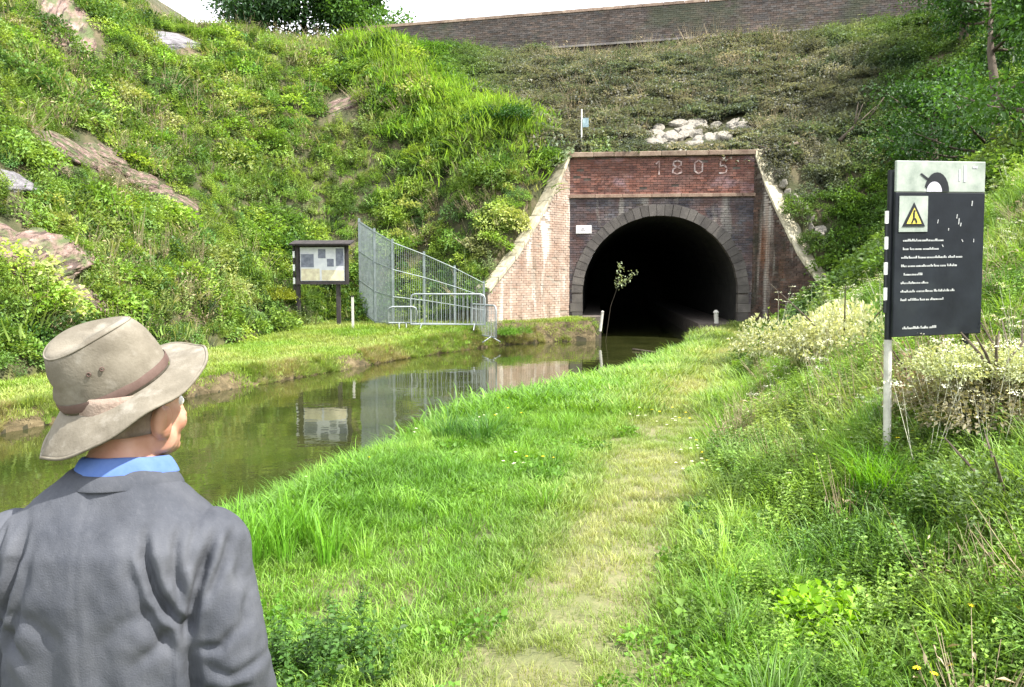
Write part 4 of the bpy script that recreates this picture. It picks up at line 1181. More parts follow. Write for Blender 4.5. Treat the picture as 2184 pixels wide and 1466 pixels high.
# bare fallen branches
def branch(label, pts, r0, seed=1):
    r = random.Random(seed); mb = MB()
    n = len(pts); mb.tube(pts, [r0 * (1 - .7 * i / (n - 1)) for i in range(n)], 6)
    for i in range(5):
        k = r.randint(1, n - 1); p = Vector(pts[k]); d = (Vector(pts[k]) - Vector(pts[k - 1])).normalized()
        e = p + (d + Vector((r.gauss(0, .5), r.gauss(0, .3), r.gauss(.3, .4)))) * r.uniform(.3, .7)
        mb.tube([p, p.lerp(e, .5), e], [r0 * .4, r0 * .3, r0 * .15], 5)
    o = mb.build('fallen_branch', M['bark'], smooth=True); return tag(o, label, 'branch')
a = gp(1790, 325); b_ = gp(1850, 290); up_ = Vector((0, 0, .35))
branch('bare grey branch lying on the slope right of the pale rubble', [a + up_, a.lerp(b_, .5) + up_ * 1.4, b_ + up_ * 1.2], .07, 3)
a = gp(1700, 345); b_ = gp(1640, 400)
branch('bare branch leaning behind the top of the right wing wall', [a + up_ * 1.6, a.lerp(b_, .5) + up_ * 1.2, b_ + up_ * .8], .06, 4)
p0 = at(1350, 725, 21.6); p1 = at(1400, 740, 20.8)
branch('thin pale stick floating on the dark water at the tunnel mouth', [Vector((p0.x, p0.y, .03)), Vector((p1.x, p1.y, .02)), Vector((p1.x + .6, p1.y - .3, .05))], .03, 5)
# ------------------------------------------------------------------ black safety sign on the right
M['sign_black'] = surf('sign_black', [(0.35, (0.010, 0.012, 0.016)), (0.65, (0.019, 0.023, 0.03))], 3, 0.5, 0.05, layers=[((0.035, 0.042, 0.045), 3, (1, 1, 1), .55, .75, .6)], spec=.2)
M['sign_white'] = surf('sign_white', [(0.32, (0.17, 0.21, 0.18)), (0.5, (0.3, 0.34, 0.3)), (0.68, (0.42, 0.44, 0.41))], 6, 0.5, 0.05)
M['sign_text'] = surf('worn_white_lettering', [(0.3, (0.22, 0.23, 0.23)), (0.7, (0.5, 0.51, 0.51))], 60, 0.6, 0)
M['sign_yellow'] = surf('warning_yellow', [(0.3, (0.5, 0.42, 0.06)), (0.7, (0.66, 0.55, 0.13))], 20, 0.5, 0)
M['emblem_lilac'] = surf('emblem_grey', [(0.3, (0.4, 0.38, 0.46)), (0.7, (0.6, 0.58, 0.66))], 30, 0.5, 0)
M['post_white'] = surf('weathered_white_post', [(0.3, (0.4, 0.39, 0.35)), (0.7, (0.62, 0.6, 0.55))], 12, 0.7, 0.3)
SY = 5.0
cl_ = at(1902, 345, SY); cr_ = at(2113, 345, SY); bt = at(1902, 715, SY)
sw = (cr_.x - cl_.x) * 1.075; shh = cl_.z - bt.z; scx = (cl_.x + cr_.x) / 2; scz = (cl_.z + bt.z) / 2
sign = empty('canal_safety_sign', (scx, SY, scz), 0, rot=(0, R(-1.2), R(14)))
tag(sign, 'tall black information sign with white header and yellow warning triangle on a white post', 'sign')
t = .012; hd = .19
def plate(name, mat, x0, z0, x1, z1, y, par, th=.003, bev=0):
    mb = MB(); mb.box(((x0 + x1) / 2, y - th / 2, (z0 + z1) / 2), (x1 - x0, th, z1 - z0)); return mb.build(name, mat, par, bevel=bev)
W2, H2 = sw / 2, shh / 2
plate('panel', M['sign_black'], -W2, -H2, W2, H2 - hd, 0, sign, .02, .004)
plate('header', M['sign_white'], -W2 + .002, H2 - hd + .001, W2 - .002, H2, -.001, sign, .019, .004)
# arch emblem: dark arch over pale ripples
mb = MB(); cx, cz = -.035, H2 - hd + .004
pts = []
for i in range(13):
    a = math.pi * i / 12; pts.append((cx + .09 * math.cos(a), cz + .118 * math.sin(a)))
inn = [(cx - .018 + .056 * math.cos(math.pi * i / 12), cz + .062 * math.sin(math.pi * i / 12)) for i in range(13)]
for i in range(12):
    if i > 10: continue
    mb.add([(pts[i][0], -.0225, pts[i][1]), (pts[i + 1][0], -.0225, pts[i + 1][1]), (inn[i + 1][0], -.0225, inn[i + 1][1]), (inn[i][0], -.0225, inn[i][1])], [(0, 1, 2, 3)])
mb.add([(cx - .125, -.0225, cz + .105), (cx - .112, -.0225, cz + .112), (cx - .055, -.0225, cz + .075), (cx - .06, -.0225, cz + .06)], [(0, 1, 2, 3)])
mb.build('arch_emblem', M['black'], sign)
mb = MB(); mb.add([(x, -.0222, z) for x, z in inn], [tuple(range(13))]); mb.build('emblem_ripples', M['emblem_lilac'], sign)
mb = MB(); mb.box((.17, -.0215, H2 - .075), (.016, .002, .1)); mb.box((.13, -.0215, H2 - .085), (.01, .002, .07)); mb.box((.245, -.0215, H2 - .035), (.035, .002, .012)); mb.build('header_mark', M['emblem_lilac'], sign)
# warning pictogram
px0, pz0 = -W2 + .025, H2 - .43; s_ = .205
pl_ = plate('warning_plate', M['sign_white'], px0, pz0, px0 + s_, pz0 + s_ * 1.06, -.0205, sign, .004)
pc = px0 + s_ / 2
mb = MB(); mb.prism([(pc - .082, pz0 + .032), (pc + .082, pz0 + .032), (pc, pz0 + .178)], -.0285, -.026); mb.build('triangle_border', M['black'], pl_)
mb = MB(); mb.prism([(pc - .054, pz0 + .048), (pc + .054, pz0 + .048), (pc, pz0 + .146)], -.031, -.0287); mb.build('triangle_field', M['sign_yellow'], pl_)
mb = MB()
for (x, z, w_, h_, r_) in ((-.004, .095, .012, .045, 0), (-.012, .066, .01, .03, 25), (.012, .068, .01, .03, -25), (0, .125, .012, .012, 45)):
    mb.box((pc + x, -.0325, pz0 + z), (w_, .002, h_), Matrix.Rotation(R(r_), 3, 'Y'))
mb.build('falling_figure', M['black'], pl_)
# worn lettering, too faint to read: broken strokes in the lines of the original
rr = random.Random(5)
def line_of_text(z, x0, x1, h=.019, dim=False):
    mb = MB(); x = x0
    while x < x1:
        wl_ = rr.uniform(.02, .06); e = min(x + wl_, x1)
        xx = x
        while xx < e:
            c_ = rr.uniform(.006, .01); hh = h * rr.choice([.6, .65, .6, 1.0]); mb.box((xx + c_ / 2, -.0212, z + hh / 2), (c_, .0016, hh * .8)); xx += c_ + .0025
        x = e + .009
    mb.build('line_of_lettering', M['sign_text'], sign)
ztop = H2 - .47
for k, (a, b2) in enumerate([(-.27, .02), (-.27, -.01), (-.28, .17), (-.28, .13), (-.26, -.13), (-.28, -.08), (-.28, .12), (-.28, .03)]):
    line_of_text(ztop - .052 * k - .02, a, b2)
line_of_text(-H2 + .045, -.26, -.02, .02); line_of_text(H2 - hd - .055, -.27, -.1, .01)
for (x, z) in ((.23, .28), (.12, .2), (.135, .17), (.15, .15), (.165, .05), (.25, .05), (.06, .12), (.02, .02), (-.02, .17)):
    mb = MB(); mb.box((x, -.0212, z), (rr.uniform(.004, .008), .0016, rr.uniform(.015, .04)), Matrix.Rotation(R(rr.uniform(-35, 20)), 3, 'Y')); mb.build('worn_mark', M['sign_text'], sign)
# posts
base_z = gz(scx - W2 + .02, SY + .06) - scz - .25
mb = MB(); mb.tube([(-W2 + .02, .045, -H2 - .02), (-W2 + .035, .045, base_z)], .024, 12); mb.build('post', M['post_white'], sign, smooth=False)
mb = MB(); mb.tube([(-W2 + .02, .045, -H2 - .02), (-W2 + .02, .045, H2 - .05)], .022, 12); mb.build('post', M['black'], sign)
mb = MB(); mb.tube([(W2 - .06, .045, H2 - .08), (W2 - .05, .045, base_z)], .02, 12); mb.build('post', M['black'], sign)
zz = H2 - .21 - .09
for i in range(8):
    mb = MB(); h_ = .078; mb.box((-W2 - .034, .012, zz - h_ / 2 + .0), (.02 if i % 2 == 0 else .018, .012, h_ - .002))
    mb.build('edge_band', M['paint_white'] if i % 2 == 0 else M['black'], sign); zz -= h_ + .0

# ------------------------------------------------------------------ noticeboard on the far bank
M['board_wood'] = surf('dark_stained_timber', [(0.3, (0.02, 0.018, 0.02)), (0.7, (0.06, 0.05, 0.05))], 8, 0.8, 0.3, stretch=(1, 1, .3))
M['poster'] = surf('noticeboard_poster', [(0.3, (0.5, 0.5, 0.56)), (0.6, (0.66, 0.66, 0.68))], 5, 0.5, 0.0)
M['poster_dark'] = surf('poster_photo', [(0.3, (0.09, 0.10, 0.14)), (0.7, (0.25, 0.26, 0.32))], 9, 0.5, 0.0)
M['poster_cream'] = surf('poster_caption', [(0.3, (0.5, 0.42, 0.3)), (0.7, (0.75, 0.7, 0.5))], 9, 0.5, 0.0)
BY = 23.2; bc = at(688, 563, BY); bw, bh = 1.5, 1.15
board = empty('noticeboard', (bc.x, BY, bc.z), R(-4)); tag(board, 'roofed noticeboard with dark frame and pale map standing on the far bank', 'noticeboard')
plate('backing_board', M['board_wood'], -bw / 2, -bh / 2, bw / 2, bh / 2, 0.02, board, .04)
plate('poster', M['poster'], -bw / 2 + .1, -bh / 2 + .08, bw / 2 - .1, bh / 2 - .1, -.021, board, .006)
for k, (x0, z0, x1, z1, mt) in enumerate([(-.63, -.1, -.25, .28, 'poster_dark'), (-.12, .16, .1, .42, 'poster_dark'), (.14, -.08, .34, .14, 'poster_dark'), (.4, -.06, .63, .44, 'poster_dark'), (-.63, -.48, -.08, -.14, 'poster_cream'), (-.02, -.48, .63, -.18, 'poster_cream')]):
    plate('poster_picture', M[mt], x0, z0, x1, z1, -.0285, board, .003)
for nm, x0, z0, x1, z1 in (('frame_rail', -bw / 2 - .03, -bh / 2 - .02, bw / 2 + .03, -bh / 2 + .05), ('frame_stile', -bw / 2 - .03, -bh / 2 + .052, -bw / 2 + .06, bh / 2 - .05), ('frame_stile', bw / 2 - .06, -bh / 2 + .052, bw / 2 + .03, bh / 2 - .05)):
    plate(nm, M['board_wood'], x0, z0, x1, z1, -.022, board, .03)
mb = MB(); mb.box((0, -.02, bh / 2 + .03), (bw + .28, .5, .05), Matrix.Rotation(R(14), 3, 'X')); mb.build('roof', M['board_wood'], board)
for x in (-bw / 2 - .01, bw / 2 - .32):
    g = gz(bc.x + x, BY) - bc.z - .3
    mb = MB(); mb.box((x, .075, (bh / 2 + g) / 2), (.11, .1, bh / 2 - g)); mb.build('leg', M['board_wood'], board)
for i in range(7):
    plate('edge_tile', M['paint_white'] if i % 2 else M['board_wood'], -bw / 2 - .13, -bh / 2 - .2 + i * .19, -bw / 2 - .07, -bh / 2 - .012 + i * .19, .03, board, .04)
sp_ = empty('marker_stake', gp(752, 650, 22.6)); tag(sp_, 'pale slim stake right of the noticeboard', 'stake')
mb = MB(); mb.box((0, 0, .35), (.06, .06, 1.1)); mb.build('stake', M['post_white'], sp_); mb = MB(); mb.box((0, 0, .915), (.075, .075, .03)); mb.build('cap', M['board_wood'], sp_)

# ------------------------------------------------------------------ steel fence and barriers
M['galv'] = surf('galvanised_steel', [(0.3, (0.15, 0.18, 0.18)), (0.7, (0.27, 0.31, 0.31))], 6, 0.5, 0.1, metal=.35)
fence = empty('mesh_fence', gp(835, 690, 22.9)); tag(fence, 'grey steel mesh fence between the noticeboard and the left wing wall', 'fence')
fo_ = fence.location
FP = [(768, 24.6, 3.75, None), (800, 23.7, 3.4, None), (838, 22.9, 3.05, None), (905, 23.15, 2.7, None), (970, 23.3, 2.3, None), (1032, 23.35, 1.85, None)]
pts_ = [Vector((at(px, 600, Y).x, Y, gz(at(px, 600, Y).x, Y) if i > 1 else gz(at(px, 600, Y).x, Y) ) ) for i, (px, Y, zt, _) in enumerate(FP)]
for (px, Y, ztp, _), p_ in zip(FP, pts_):
    mb = MB(); q_ = p_ - fo_; mb.box((q_.x, q_.y, (ztp - fo_.z + q_.z) / 2 - .1), (.06, .06, ztp - p_.z + .25)); mb.build('fence_post', M['galv'], fence)
for i in range(len(FP) - 1):
    a, b2 = pts_[i] - fo_, pts_[i + 1] - fo_; za, zb = FP[i][2] - fo_.z, FP[i + 1][2] - fo_.z
    mb = MB(); L_ = math.hypot(b2.x - a.x, b2.y - a.y); n = max(3, int(L_ / (.04 if i < 2 else .055)))
    for k in range(1, n):
        t = k / n; x, y = a.x + (b2.x - a.x) * t, a.y + (b2.y - a.y) * t; zl = a.z + (b2.z - a.z) * t + .05; zh = za + (zb - za) * t - .04
        r_ = .013 if i < 2 else .008; mb.box((x, y - .035, (zl + zh) / 2), (r_, .006, zh - zl))
    mb.build('mesh_panel', M['galv'], fence)
    for f_ in (.04, .35, .66, .97):
        p0_ = Vector((a.x, a.y - .03, a.z + (za - a.z) * f_)); p1_ = Vector((b2.x, b2.y - .03, b2.z + (zb - b2.z) * f_))
        mb = MB(); mb.tube([p0_, p1_], .012, 6); mb.build('rail', M['galv'], fence)

M['galv_bright'] = surf('bright_galvanised_steel', [(0.3, (0.2, 0.225, 0.24)), (0.7, (0.36, 0.39, 0.4))], 6, 0.5, 0.1, metal=.2)
def barrier(label, x, y, rz, L_=2.25, H_=1.05, tilt=0):
    root = empty('crowd_barrier', (x, y, gz(x, y) + .02), 0, rot=(tilt, 0, rz)); tag(root, label, 'barrier', 'steel crowd barriers by the fence')
    mb = MB(); c_ = .12
    mb.tube([(-L_ / 2, 0, .15), (-L_ / 2, 0, H_ - c_), (-L_ / 2 + c_ * .3, 0, H_ - c_ * .3), (-L_ / 2 + c_, 0, H_), (L_ / 2 - c_, 0, H_), (L_ / 2 - c_ * .3, 0, H_ - c_ * .3), (L_ / 2, 0, H_ - c_), (L_ / 2, 0, .15), (-L_ / 2, 0, .15)], .024, 8, cap=False)
    mb.build('frame', M['galv_bright'], root, smooth=True)
    n = 17
    for i in range(1, n):
        mb = MB(); xx = -L_ / 2 + L_ * i / n; mb.tube([(xx, 0, .15), (xx, 0, H_)], .009, 5); mb.build('bar', M['galv_bright'], root)
    for xx in (-L_ / 2 + .3, L_ / 2 - .3):
        mb = MB(); mb.tube([(xx, -.28, .0), (xx, -.2, .04), (xx, 0, .16), (xx, .2, .04), (xx, .28, 0)], .016, 6); mb.build('foot', M['galv_bright'], root, smooth=True)
    return root
p_ = at(955, 660, 22.4); barrier('long steel crowd barrier standing in front of the mesh fence', p_.x, 22.4, R(-3), 2.1, 1.0)
p_ = at(1030, 660, 22.2); barrier('steel crowd barrier turned sideways beside the foot of the left wing wall', p_.x, 22.5, R(-62), 1.6, 1.02)
p_ = at(858, 670, 22.5); barrier('low steel barrier leaning against the end of the mesh fence', p_.x, 22.55, R(8), .8, .62, R(14))

# ------------------------------------------------------------------ posts
def post(name, label, loc, h, r, mat, lean=(0, 0), cat='post', capmat=None):
    root = empty(name, loc); tag(root, label, cat)
    mb = MB(); mb.tube([(0, 0, -.2), (lean[0], lean[1], h)], [r, r * .9], 10); mb.build('shaft', mat, root)
    mb = MB(); mb.tube([(lean[0], lean[1], h), (lean[0], lean[1], h + r)], [r * 1.25, r * .5], 10); mb.build('cap', capmat or mat, root)
    return root
p_ = at(1280, 675, 24.9); post('mooring_post', 'white-topped leaning post at the left side of the tunnel mouth', (p_.x, 24.85, .5), .4, .045, M['post_white'], (.07, 0))
p_ = at(1535, 690, 25.3); post('mooring_post', 'short pale post just inside the right side of the tunnel mouth', (p_.x, 25.6, .4), .45, .08, M['post_white'], (-.05, 0))
p_ = at(1240, 330, 27.0); pp = post('marker_pole', 'thin pale pole with a small bluish tag standing above the left end of the parapet', (p_.x, 27.0, gz(p_.x, 27.0)), at(1240, 235, 27).z - gz(p_.x, 27.0), .025, M['paint_white'], cat='pole')
mb = MB(); mb.box((.13, -.03, at(1240, 262, 27).z - gz(p_.x, 27.0)), (.2, .01, .3)); mb.build('tag_plate', surf('blue_grey_tag', [(0.3, (.12, .2, .24)), (.7, (.4, .5, .52))], 9), pp)
# ------------------------------------------------------------------ the man in the hat
def ell_ring(c, rx, ry, n=28, p=2.0, rot=None):
    out = []
    for k in range(n):
        a = 2 * math.pi * k / n; ca, sa = math.cos(a), math.sin(a)
        x = math.copysign(abs(ca) ** (2 / p), ca) * rx; y = math.copysign(abs(sa) ** (2 / p), sa) * ry
        v = Vector((x, y, 0)); v = rot @ v if rot is not None else v
        out.append(Vector(c) + v)
    return out
def loft(mb, secs, p=2.2, n=28):
    mb.rings([ell_ring((cx, cy, z), rx, ry, n, p) for (cx, cy, z, rx, ry) in secs])
def ball(mb, c, r, Mx=None, n=14):
    rings = []
    for i in range(1, n):
        a = math.pi * i / n - math.pi / 2
        ring = []
        for k in range(18):
            b = 2 * math.pi * k / 18; v = Vector((math.cos(a) * math.cos(b) * r[0], math.cos(a) * math.sin(b) * r[1], math.sin(a) * r[2]))
            if Mx is not None: v = Mx @ v
            ring.append(Vector(c) + v)
        rings.append(ring)
    mb.rings(rings)
def fuse(mb, voxel, smooth=3, keepz=None):
    me = mb.mesh('tmp'); bm = bmesh.new(); bm.from_mesh(me); bmesh.ops.recalc_face_normals(bm, faces=bm.faces[:]); bm.to_mesh(me); bm.free()
    o = bpy.data.objects.new('tmp', me); COL.objects.link(o)
    md = o.modifiers.new('r', 'REMESH'); md.mode = 'VOXEL'; md.voxel_size = voxel
    dg = bpy.context.evaluated_depsgraph_get(); out = bpy.data.meshes.new_from_object(o.evaluated_get(dg))
    bpy.data.objects.remove(o); bm = bmesh.new(); bm.from_mesh(out)
    for i in range(smooth): bmesh.ops.smooth_vert(bm, verts=bm.verts[:], factor=.5, use_axis_x=True, use_axis_y=True, use_axis_z=True)
    bm.to_mesh(out); bm.free()
    for p_ in out.polygons: p_.use_smooth = True
    return out

def cloth(name, stops, scale, rough=.9, bump=.25, bscale=350, layers=()):
    return surf(name, stops, scale, rough, bump, bscale, spec=.15, bdist=.001, layers=layers)
M['jacket'] = cloth('grey_wool_jacket', [(0.3, (0.04, 0.045, 0.057)), (0.5, (0.065, 0.07, 0.084)), (0.7, (0.095, 0.1, 0.115))], 4.5, bump=.9, bscale=300, layers=[((.11, .115, .13), 160, (1, 1, .1), .52, .7, .22), ((.03, .033, .04), 7, (1, 1, .4), .52, .7, .5)])
M['shirt'] = cloth('blue_shirt', [(0.3, (0.06, 0.12, 0.36)), (0.7, (0.14, 0.22, 0.46))], 8)
M['hat'] = cloth('khaki_cotton', [(0.3, (0.105, 0.092, 0.07)), (0.5, (0.17, 0.152, 0.12)), (0.7, (0.25, 0.228, 0.19))], 7, bump=.8, bscale=200, layers=[((.07, .06, .045), 14, (1, 1, 1), .52, .7, .55), ((.32, .3, .26), 20, (1, 1, 1), .58, .72, .5)])
M['hatband'] = cloth('brown_hatband', [(0.3, (0.075, 0.045, 0.038)), (0.7, (0.15, 0.105, 0.09))], 10)
M['trouser'] = cloth('dark_trousers', [(0.3, (0.03, 0.03, 0.035)), (0.7, (0.05, 0.05, 0.055))], 3)
M['shoe'] = surf('brown_shoe', [(0.3, (0.03, 0.018, 0.01)), (0.7, (0.07, 0.04, 0.025))], 5, 0.5, 0.1)
M['hair'] = surf('grey_hair', [(0.3, (0.16, 0.11, 0.085)), (0.7, (0.34, 0.27, 0.22))], 30, 0.7, 0.6, 180, stretch=(1, 1, .25), bdist=.003)
m, nt = newmat('skin'); out = N(nt, 'ShaderNodeOutputMaterial'); p = N(nt, 'ShaderNodeBsdfPrincipled')
tc = N(nt, 'ShaderNodeTexCoord'); no = N(nt, 'ShaderNodeTexNoise'); no.inputs['Scale'].default_value = 14; no.inputs['Detail'].default_value = 6
r = ramp(nt, [(0.3, (0.42, 0.19, 0.13)), (0.5, (0.52, 0.28, 0.2)), (0.72, (0.6, 0.36, 0.27))])
nt.links.new(tc.outputs['Object'], no.inputs[0]); nt.links.new(no.outputs['Fac'], r.inputs[0]); nt.links.new(r.outputs[0], p.inputs['Base Color'])
p.inputs['Roughness'].default_value = .5; p.inputs['Subsurface Weight'].default_value = .15; p.inputs['Subsurface Radius'].default_value = (.01, .004, .002); p.inputs['Subsurface Scale'].default_value = .6
nb = N(nt, 'ShaderNodeTexNoise'); nb.inputs['Scale'].default_value = 90; bb = N(nt, 'ShaderNodeBump'); bb.inputs['Strength'].default_value = .3; bb.inputs['Distance'].default_value = .002
nt.links.new(tc.outputs['Object'], nb.inputs['Vector']); nt.links.new(nb.outputs['Fac'], bb.inputs['Height']); nt.links.new(bb.outputs[0], p.inputs['Normal'])
nt.links.new(p.outputs[0], out.inputs[0]); M['skin'] = m

MX, MY = -0.80, 1.58
man = empty('person', (MX, MY, gz(MX, MY)), R(0)); man['label'] = 'man seen from behind in khaki hat and grey jacket facing the canal'; man['category'] = 'person'
man.location.z = 0.21
HM = Matrix.Translation((.03, .035, 1.515)) @ Euler((R(4), 0, R(-26))).to_matrix().to_4x4()   # head frame: face towards +y
R3 = HM.to_3x3()
mb = MB()
def hball(c, r, rot=None): ball(mb, HM @ Vector(c), r, R3 @ rot if rot is not None else R3)
hball((0, -.012, .045), (.076, .098, .088)); hball((0, .03, -.02), (.066, .062, .08)); hball((0, .045, -.06), (.05, .045, .05)); hball((0, .075, -.088), (.024, .02, .02))
hball((0, .062, .03), (.055, .03, .028)); hball((0, .1, -.018), (.012, .018, .022), Euler((R(-20), 0, 0)).to_matrix()); hball((0, .108, -.03), (.017, .014, .012)); hball((0, .096, .01), (.009, .012, .026))
hball((0, .088, -.058), (.024, .01, .006)); hball((0, .087, -.068), (.02, .01, .007)); hball((.036, .062, -.03), (.026, .026, .026)); hball((-.036, .062, -.03), (.026, .026, .026))
for s in (-1, 1):
    Re = Euler((R(-8), 0, R(-s * 24))).to_matrix()
    hball((s * .086, -.012, -.012), (.010, .024, .038), Re); hball((s * .097, -.024, -.006), (.007, .012, .032), Re); hball((s * .082, .0, -.038), (.009, .011, .014), Re)
    hball((s * .06, .01, -.055), (.016, .035, .03))
# neck, trunk, limbs as one surface
nb0 = HM @ Vector((0, -.02, -.02))
mb.tube([nb0, Vector((.02, .01, 1.45)), Vector((.005, -.01, 1.36))], [.058, .06, .085], 20)
loft(mb, [(0, -.01, .82, .15, .10), (0, -.01, .95, .165, .11), (0, 0, 1.05, .15, .105), (0, 0, 1.2, .17, .11), (0, -.01, 1.27, .165, .1), (0, -.01, 1.33, .12, .08), (0, -.01, 1.4, .07, .07)])
for s in (-1, 1):
    mb.tube([(s * .16, -.01, 1.275), (s * .212, -.03, 1.16), (s * .245, -.03, 1.02), (s * .25, .03, .88), (s * .245, .085, .775)], [.046, .045, .04, .036, .027], 14)
    w0 = Vector((s * .245, .09, .765))
    mb.tube([w0, w0 + Vector((0, .02, -.045)), w0 + Vector((0, .032, -.09))], [.025, .036, .034], 12)
    for k, ln_ in enumerate((.068, .078, .073, .058)):
        b0 = w0 + Vector((s * .002, .008 + .018 * (k - .2), -.082 - .002 * k)); b0.y = w0.y + .062 - .0195 * k
        mb.tube([b0 + Vector((0, -.004, .03)), b0, b0 + Vector((-s * .006, .008, -ln_ * .5)), b0 + Vector((-s * .022, .006, -ln_))], [.009, .0095, .0088, .0068], 10)
    mb.tube([w0 + Vector((0, .025, -.03)), w0 + Vector((-s * .01, .06, -.05)), w0 + Vector((-s * .016, .074, -.085))], [.013, .0115, .008], 10)
    mb.tube([(s * .085, 0, .88), (s * .09, .01, .5), (s * .09, 0, .12), (s * .09, .0, .05)], [.085, .058, .04, .04], 16)
    mb.tube([(s * .09, -.03, .045), (s * .095, .1, .04), (s * .1, .17, .035)], [.035, .035, .025], 12)
body = link('body', fuse(mb, .0058, 2), M['skin'], man)
for s in (-1, 1):
    mb = MB(); ball(mb, HM @ Vector((s * .031, .079, .008)), (.0125, .0125, .0125)); mb.build('eye', M['paint_white'], man, smooth=True)
# grey hair below the hat
mb = MB(); 
vs = []; fs = []; na, nz = 26, 7
for j in range(nz):
    z = .05 - .082 * j / (nz - 1)
    for i in range(na):
        a = math.pi * (1.02 + .96 * i / (na - 1)); a = -math.pi / 2 + (i / (na - 1) - .5) * math.pi * .92
        k = 1.0 - .05 * (j / (nz - 1)) ** 2 - (0.0 if j < nz - 1 else .05)
        vs.append(HM @ Vector((math.cos(a) * .0815 * k, -.012 + math.sin(a) * .1035 * k * (1 - .12 * max(0, -z - .0) / .055), z)))
for j in range(nz - 1):
    for i in range(na - 1): fs.append((j * na + i, j * na + i + 1, (j + 1) * na + i + 1, (j + 1) * na + i))
mb.add(vs, fs); hair = mb.build('hair', M['hair'], man, smooth=True)
sd = hair.modifiers.new('thick', 'SOLIDIFY'); sd.thickness = .006; sd.offset = 0

# jacket
mb = MB()
loft(mb, [(0, -.01, .70, .232, .16), (0, -.01, .82, .232, .162), (0, -.01, .98, .222, .152), (0, -.015, 1.1, .225, .15), (0, -.02, 1.2, .232, .148), (0, -.022, 1.27, .225, .138),
          (0, -.02, 1.315, .195, .12), (.005, -.016, 1.355, .148, .10), (.01, -.012, 1.39, .105, .085), (.015, -.008, 1.415, .082, .075)], 2.3, 40)
for s in (-1, 1):
    ball(mb, (s * .192, -.015, 1.245), (.081, .08, .082))
    mb.tube([(s * .187, -.015, 1.245), (s * .215, -.03, 1.15), (s * .24, -.035, 1.02), (s * .245, .0, .92), (s * .25, .06, .82), (s * .25, .085, .775)], [.082, .078, .073, .068, .06, .056], 20)
jm = fuse(mb, .006, 8)
nv_ = len(jm.vertices); co = np.empty(nv_ * 3); jm.vertices.foreach_get('co', co); co = co.reshape(-1, 3)
nrm = np.empty(nv_ * 3); jm.vertices.foreach_get('normal', nrm); nrm = nrm.reshape(-1, 3)
def cdist(L):
    P2 = co[:, [0, 2]] + .006 * np.stack([fbm(co[:, 2] * 30, co[:, 0] * 30) - .5, co[:, 0] * 0], 1); best = np.full(len(P2), 9.); al = np.zeros(len(P2)); n_ = len(L) - 1
    for i_, (a, b) in enumerate(zip(L[:-1], L[1:])):
        a = np.array(a); b = np.array(b); d = b - a; t = np.clip(((P2 - a) @ d) / (d @ d), 0, 1); q = np.hypot(*(P2 - a - t[:, None] * d).T)
        m_ = q < best; best = np.where(m_, q, best); al = np.where(m_, (i_ + t) / n_, al)
    return best, np.clip(al * 3.2, 0, 1) * np.clip((1 - al) * 5 + .25, 0, 1)
disp = np.zeros(nv_); bk = smoothstep(.03, -.04, co[:, 1])
for s in (1, -1):
    for L, A, w in (([(.112, 1.33), (.120, 1.27), (.142, 1.20), (.180, 1.12)], .022, .009), ([(.226, 1.31), (.212, 1.24), (.194, 1.16), (.182, 1.10)], .020, .008), ([(.09, 1.33), (.10, 1.24), (.13, 1.14), (.17, 1.07)], .009, .012),
                    ([(.165, 1.32), (.168, 1.26), (.18, 1.19)], .010, .006), ([(.25, 1.30), (.243, 1.24), (.215, 1.17)], .008, .007), ([(.27, 1.12), (.24, 1.08), (.20, 1.08)], .007, .008), ([(.29, 1.0), (.25, .98), (.2, .99)], .007, .009), ([(.03, 1.1), (.08, 1.15), (.15, 1.17)], .004, .015),
                    ([(.18, 1.14), (.188, 1.0), (.186, .85)], .015, .009), ([(.15, 1.27), (.17, 1.21), (.182, 1.16)], .010, .009),
                    ([(.262, 1.24), (.285, 1.17), (.28, 1.1)], .006, .010), ([(.235, 1.30), (.26, 1.26), (.27, 1.2)], .005, .008), ([(.20, 1.05), (.26, 1.02), (.31, 1.04)], .006, .01), ([(.09, 1.06), (.14, 1.1), (.17, 1.13)], .006, .012)):
        d, tp = cdist([(s * x, z) for x, z in L]); disp += bk * tp * (-1.25 * A * np.exp(-(d / w) ** 2) + .25 * A * np.exp(-((d - 2.2 * w) / (w * 1.2)) ** 2))
disp += bk * .0035 * np.sin(co[:, 0] * 62 + 3 * fbm(co[:, 2] * 4, co[:, 0] * 3 + 4)) * smoothstep(1.3, 1.1, co[:, 2]) * (np.abs(co[:, 0]) < .16)
disp += .005 * (np.abs(fbm(co[:, 0] * 14 + co[:, 1] * 9 + 2, co[:, 2] * 9 + co[:, 0] * 6, 3) - .5) * -4 + .6) * .6
disp += .006 * (fbm(co[:, 0] * 9 + 3 + co[:, 1] * 5, co[:, 2] * 5, 3) - .5) + .004 * (fbm(co[:, 0] * 30 + co[:, 1] * 20, co[:, 2] * 22, 2) - .5)
seam = np.abs(co[:, 0]) ; disp += -.003 * np.exp(-(seam / .004) ** 2) * bk
# yoke and armhole seams
disp += -.0035 * np.exp(-((np.abs(co[:, 0]) - (.188 + .0 * co[:, 2])) / .004) ** 2) * (co[:, 2] > 1.24)
co = co + nrm * disp[:, None]; jm.vertices.foreach_set('co', co.ravel()); jm.update()
jacket = link('jacket', jm, M['jacket'], man); jacket['label'] = 'grey jacket creased at the armhole'
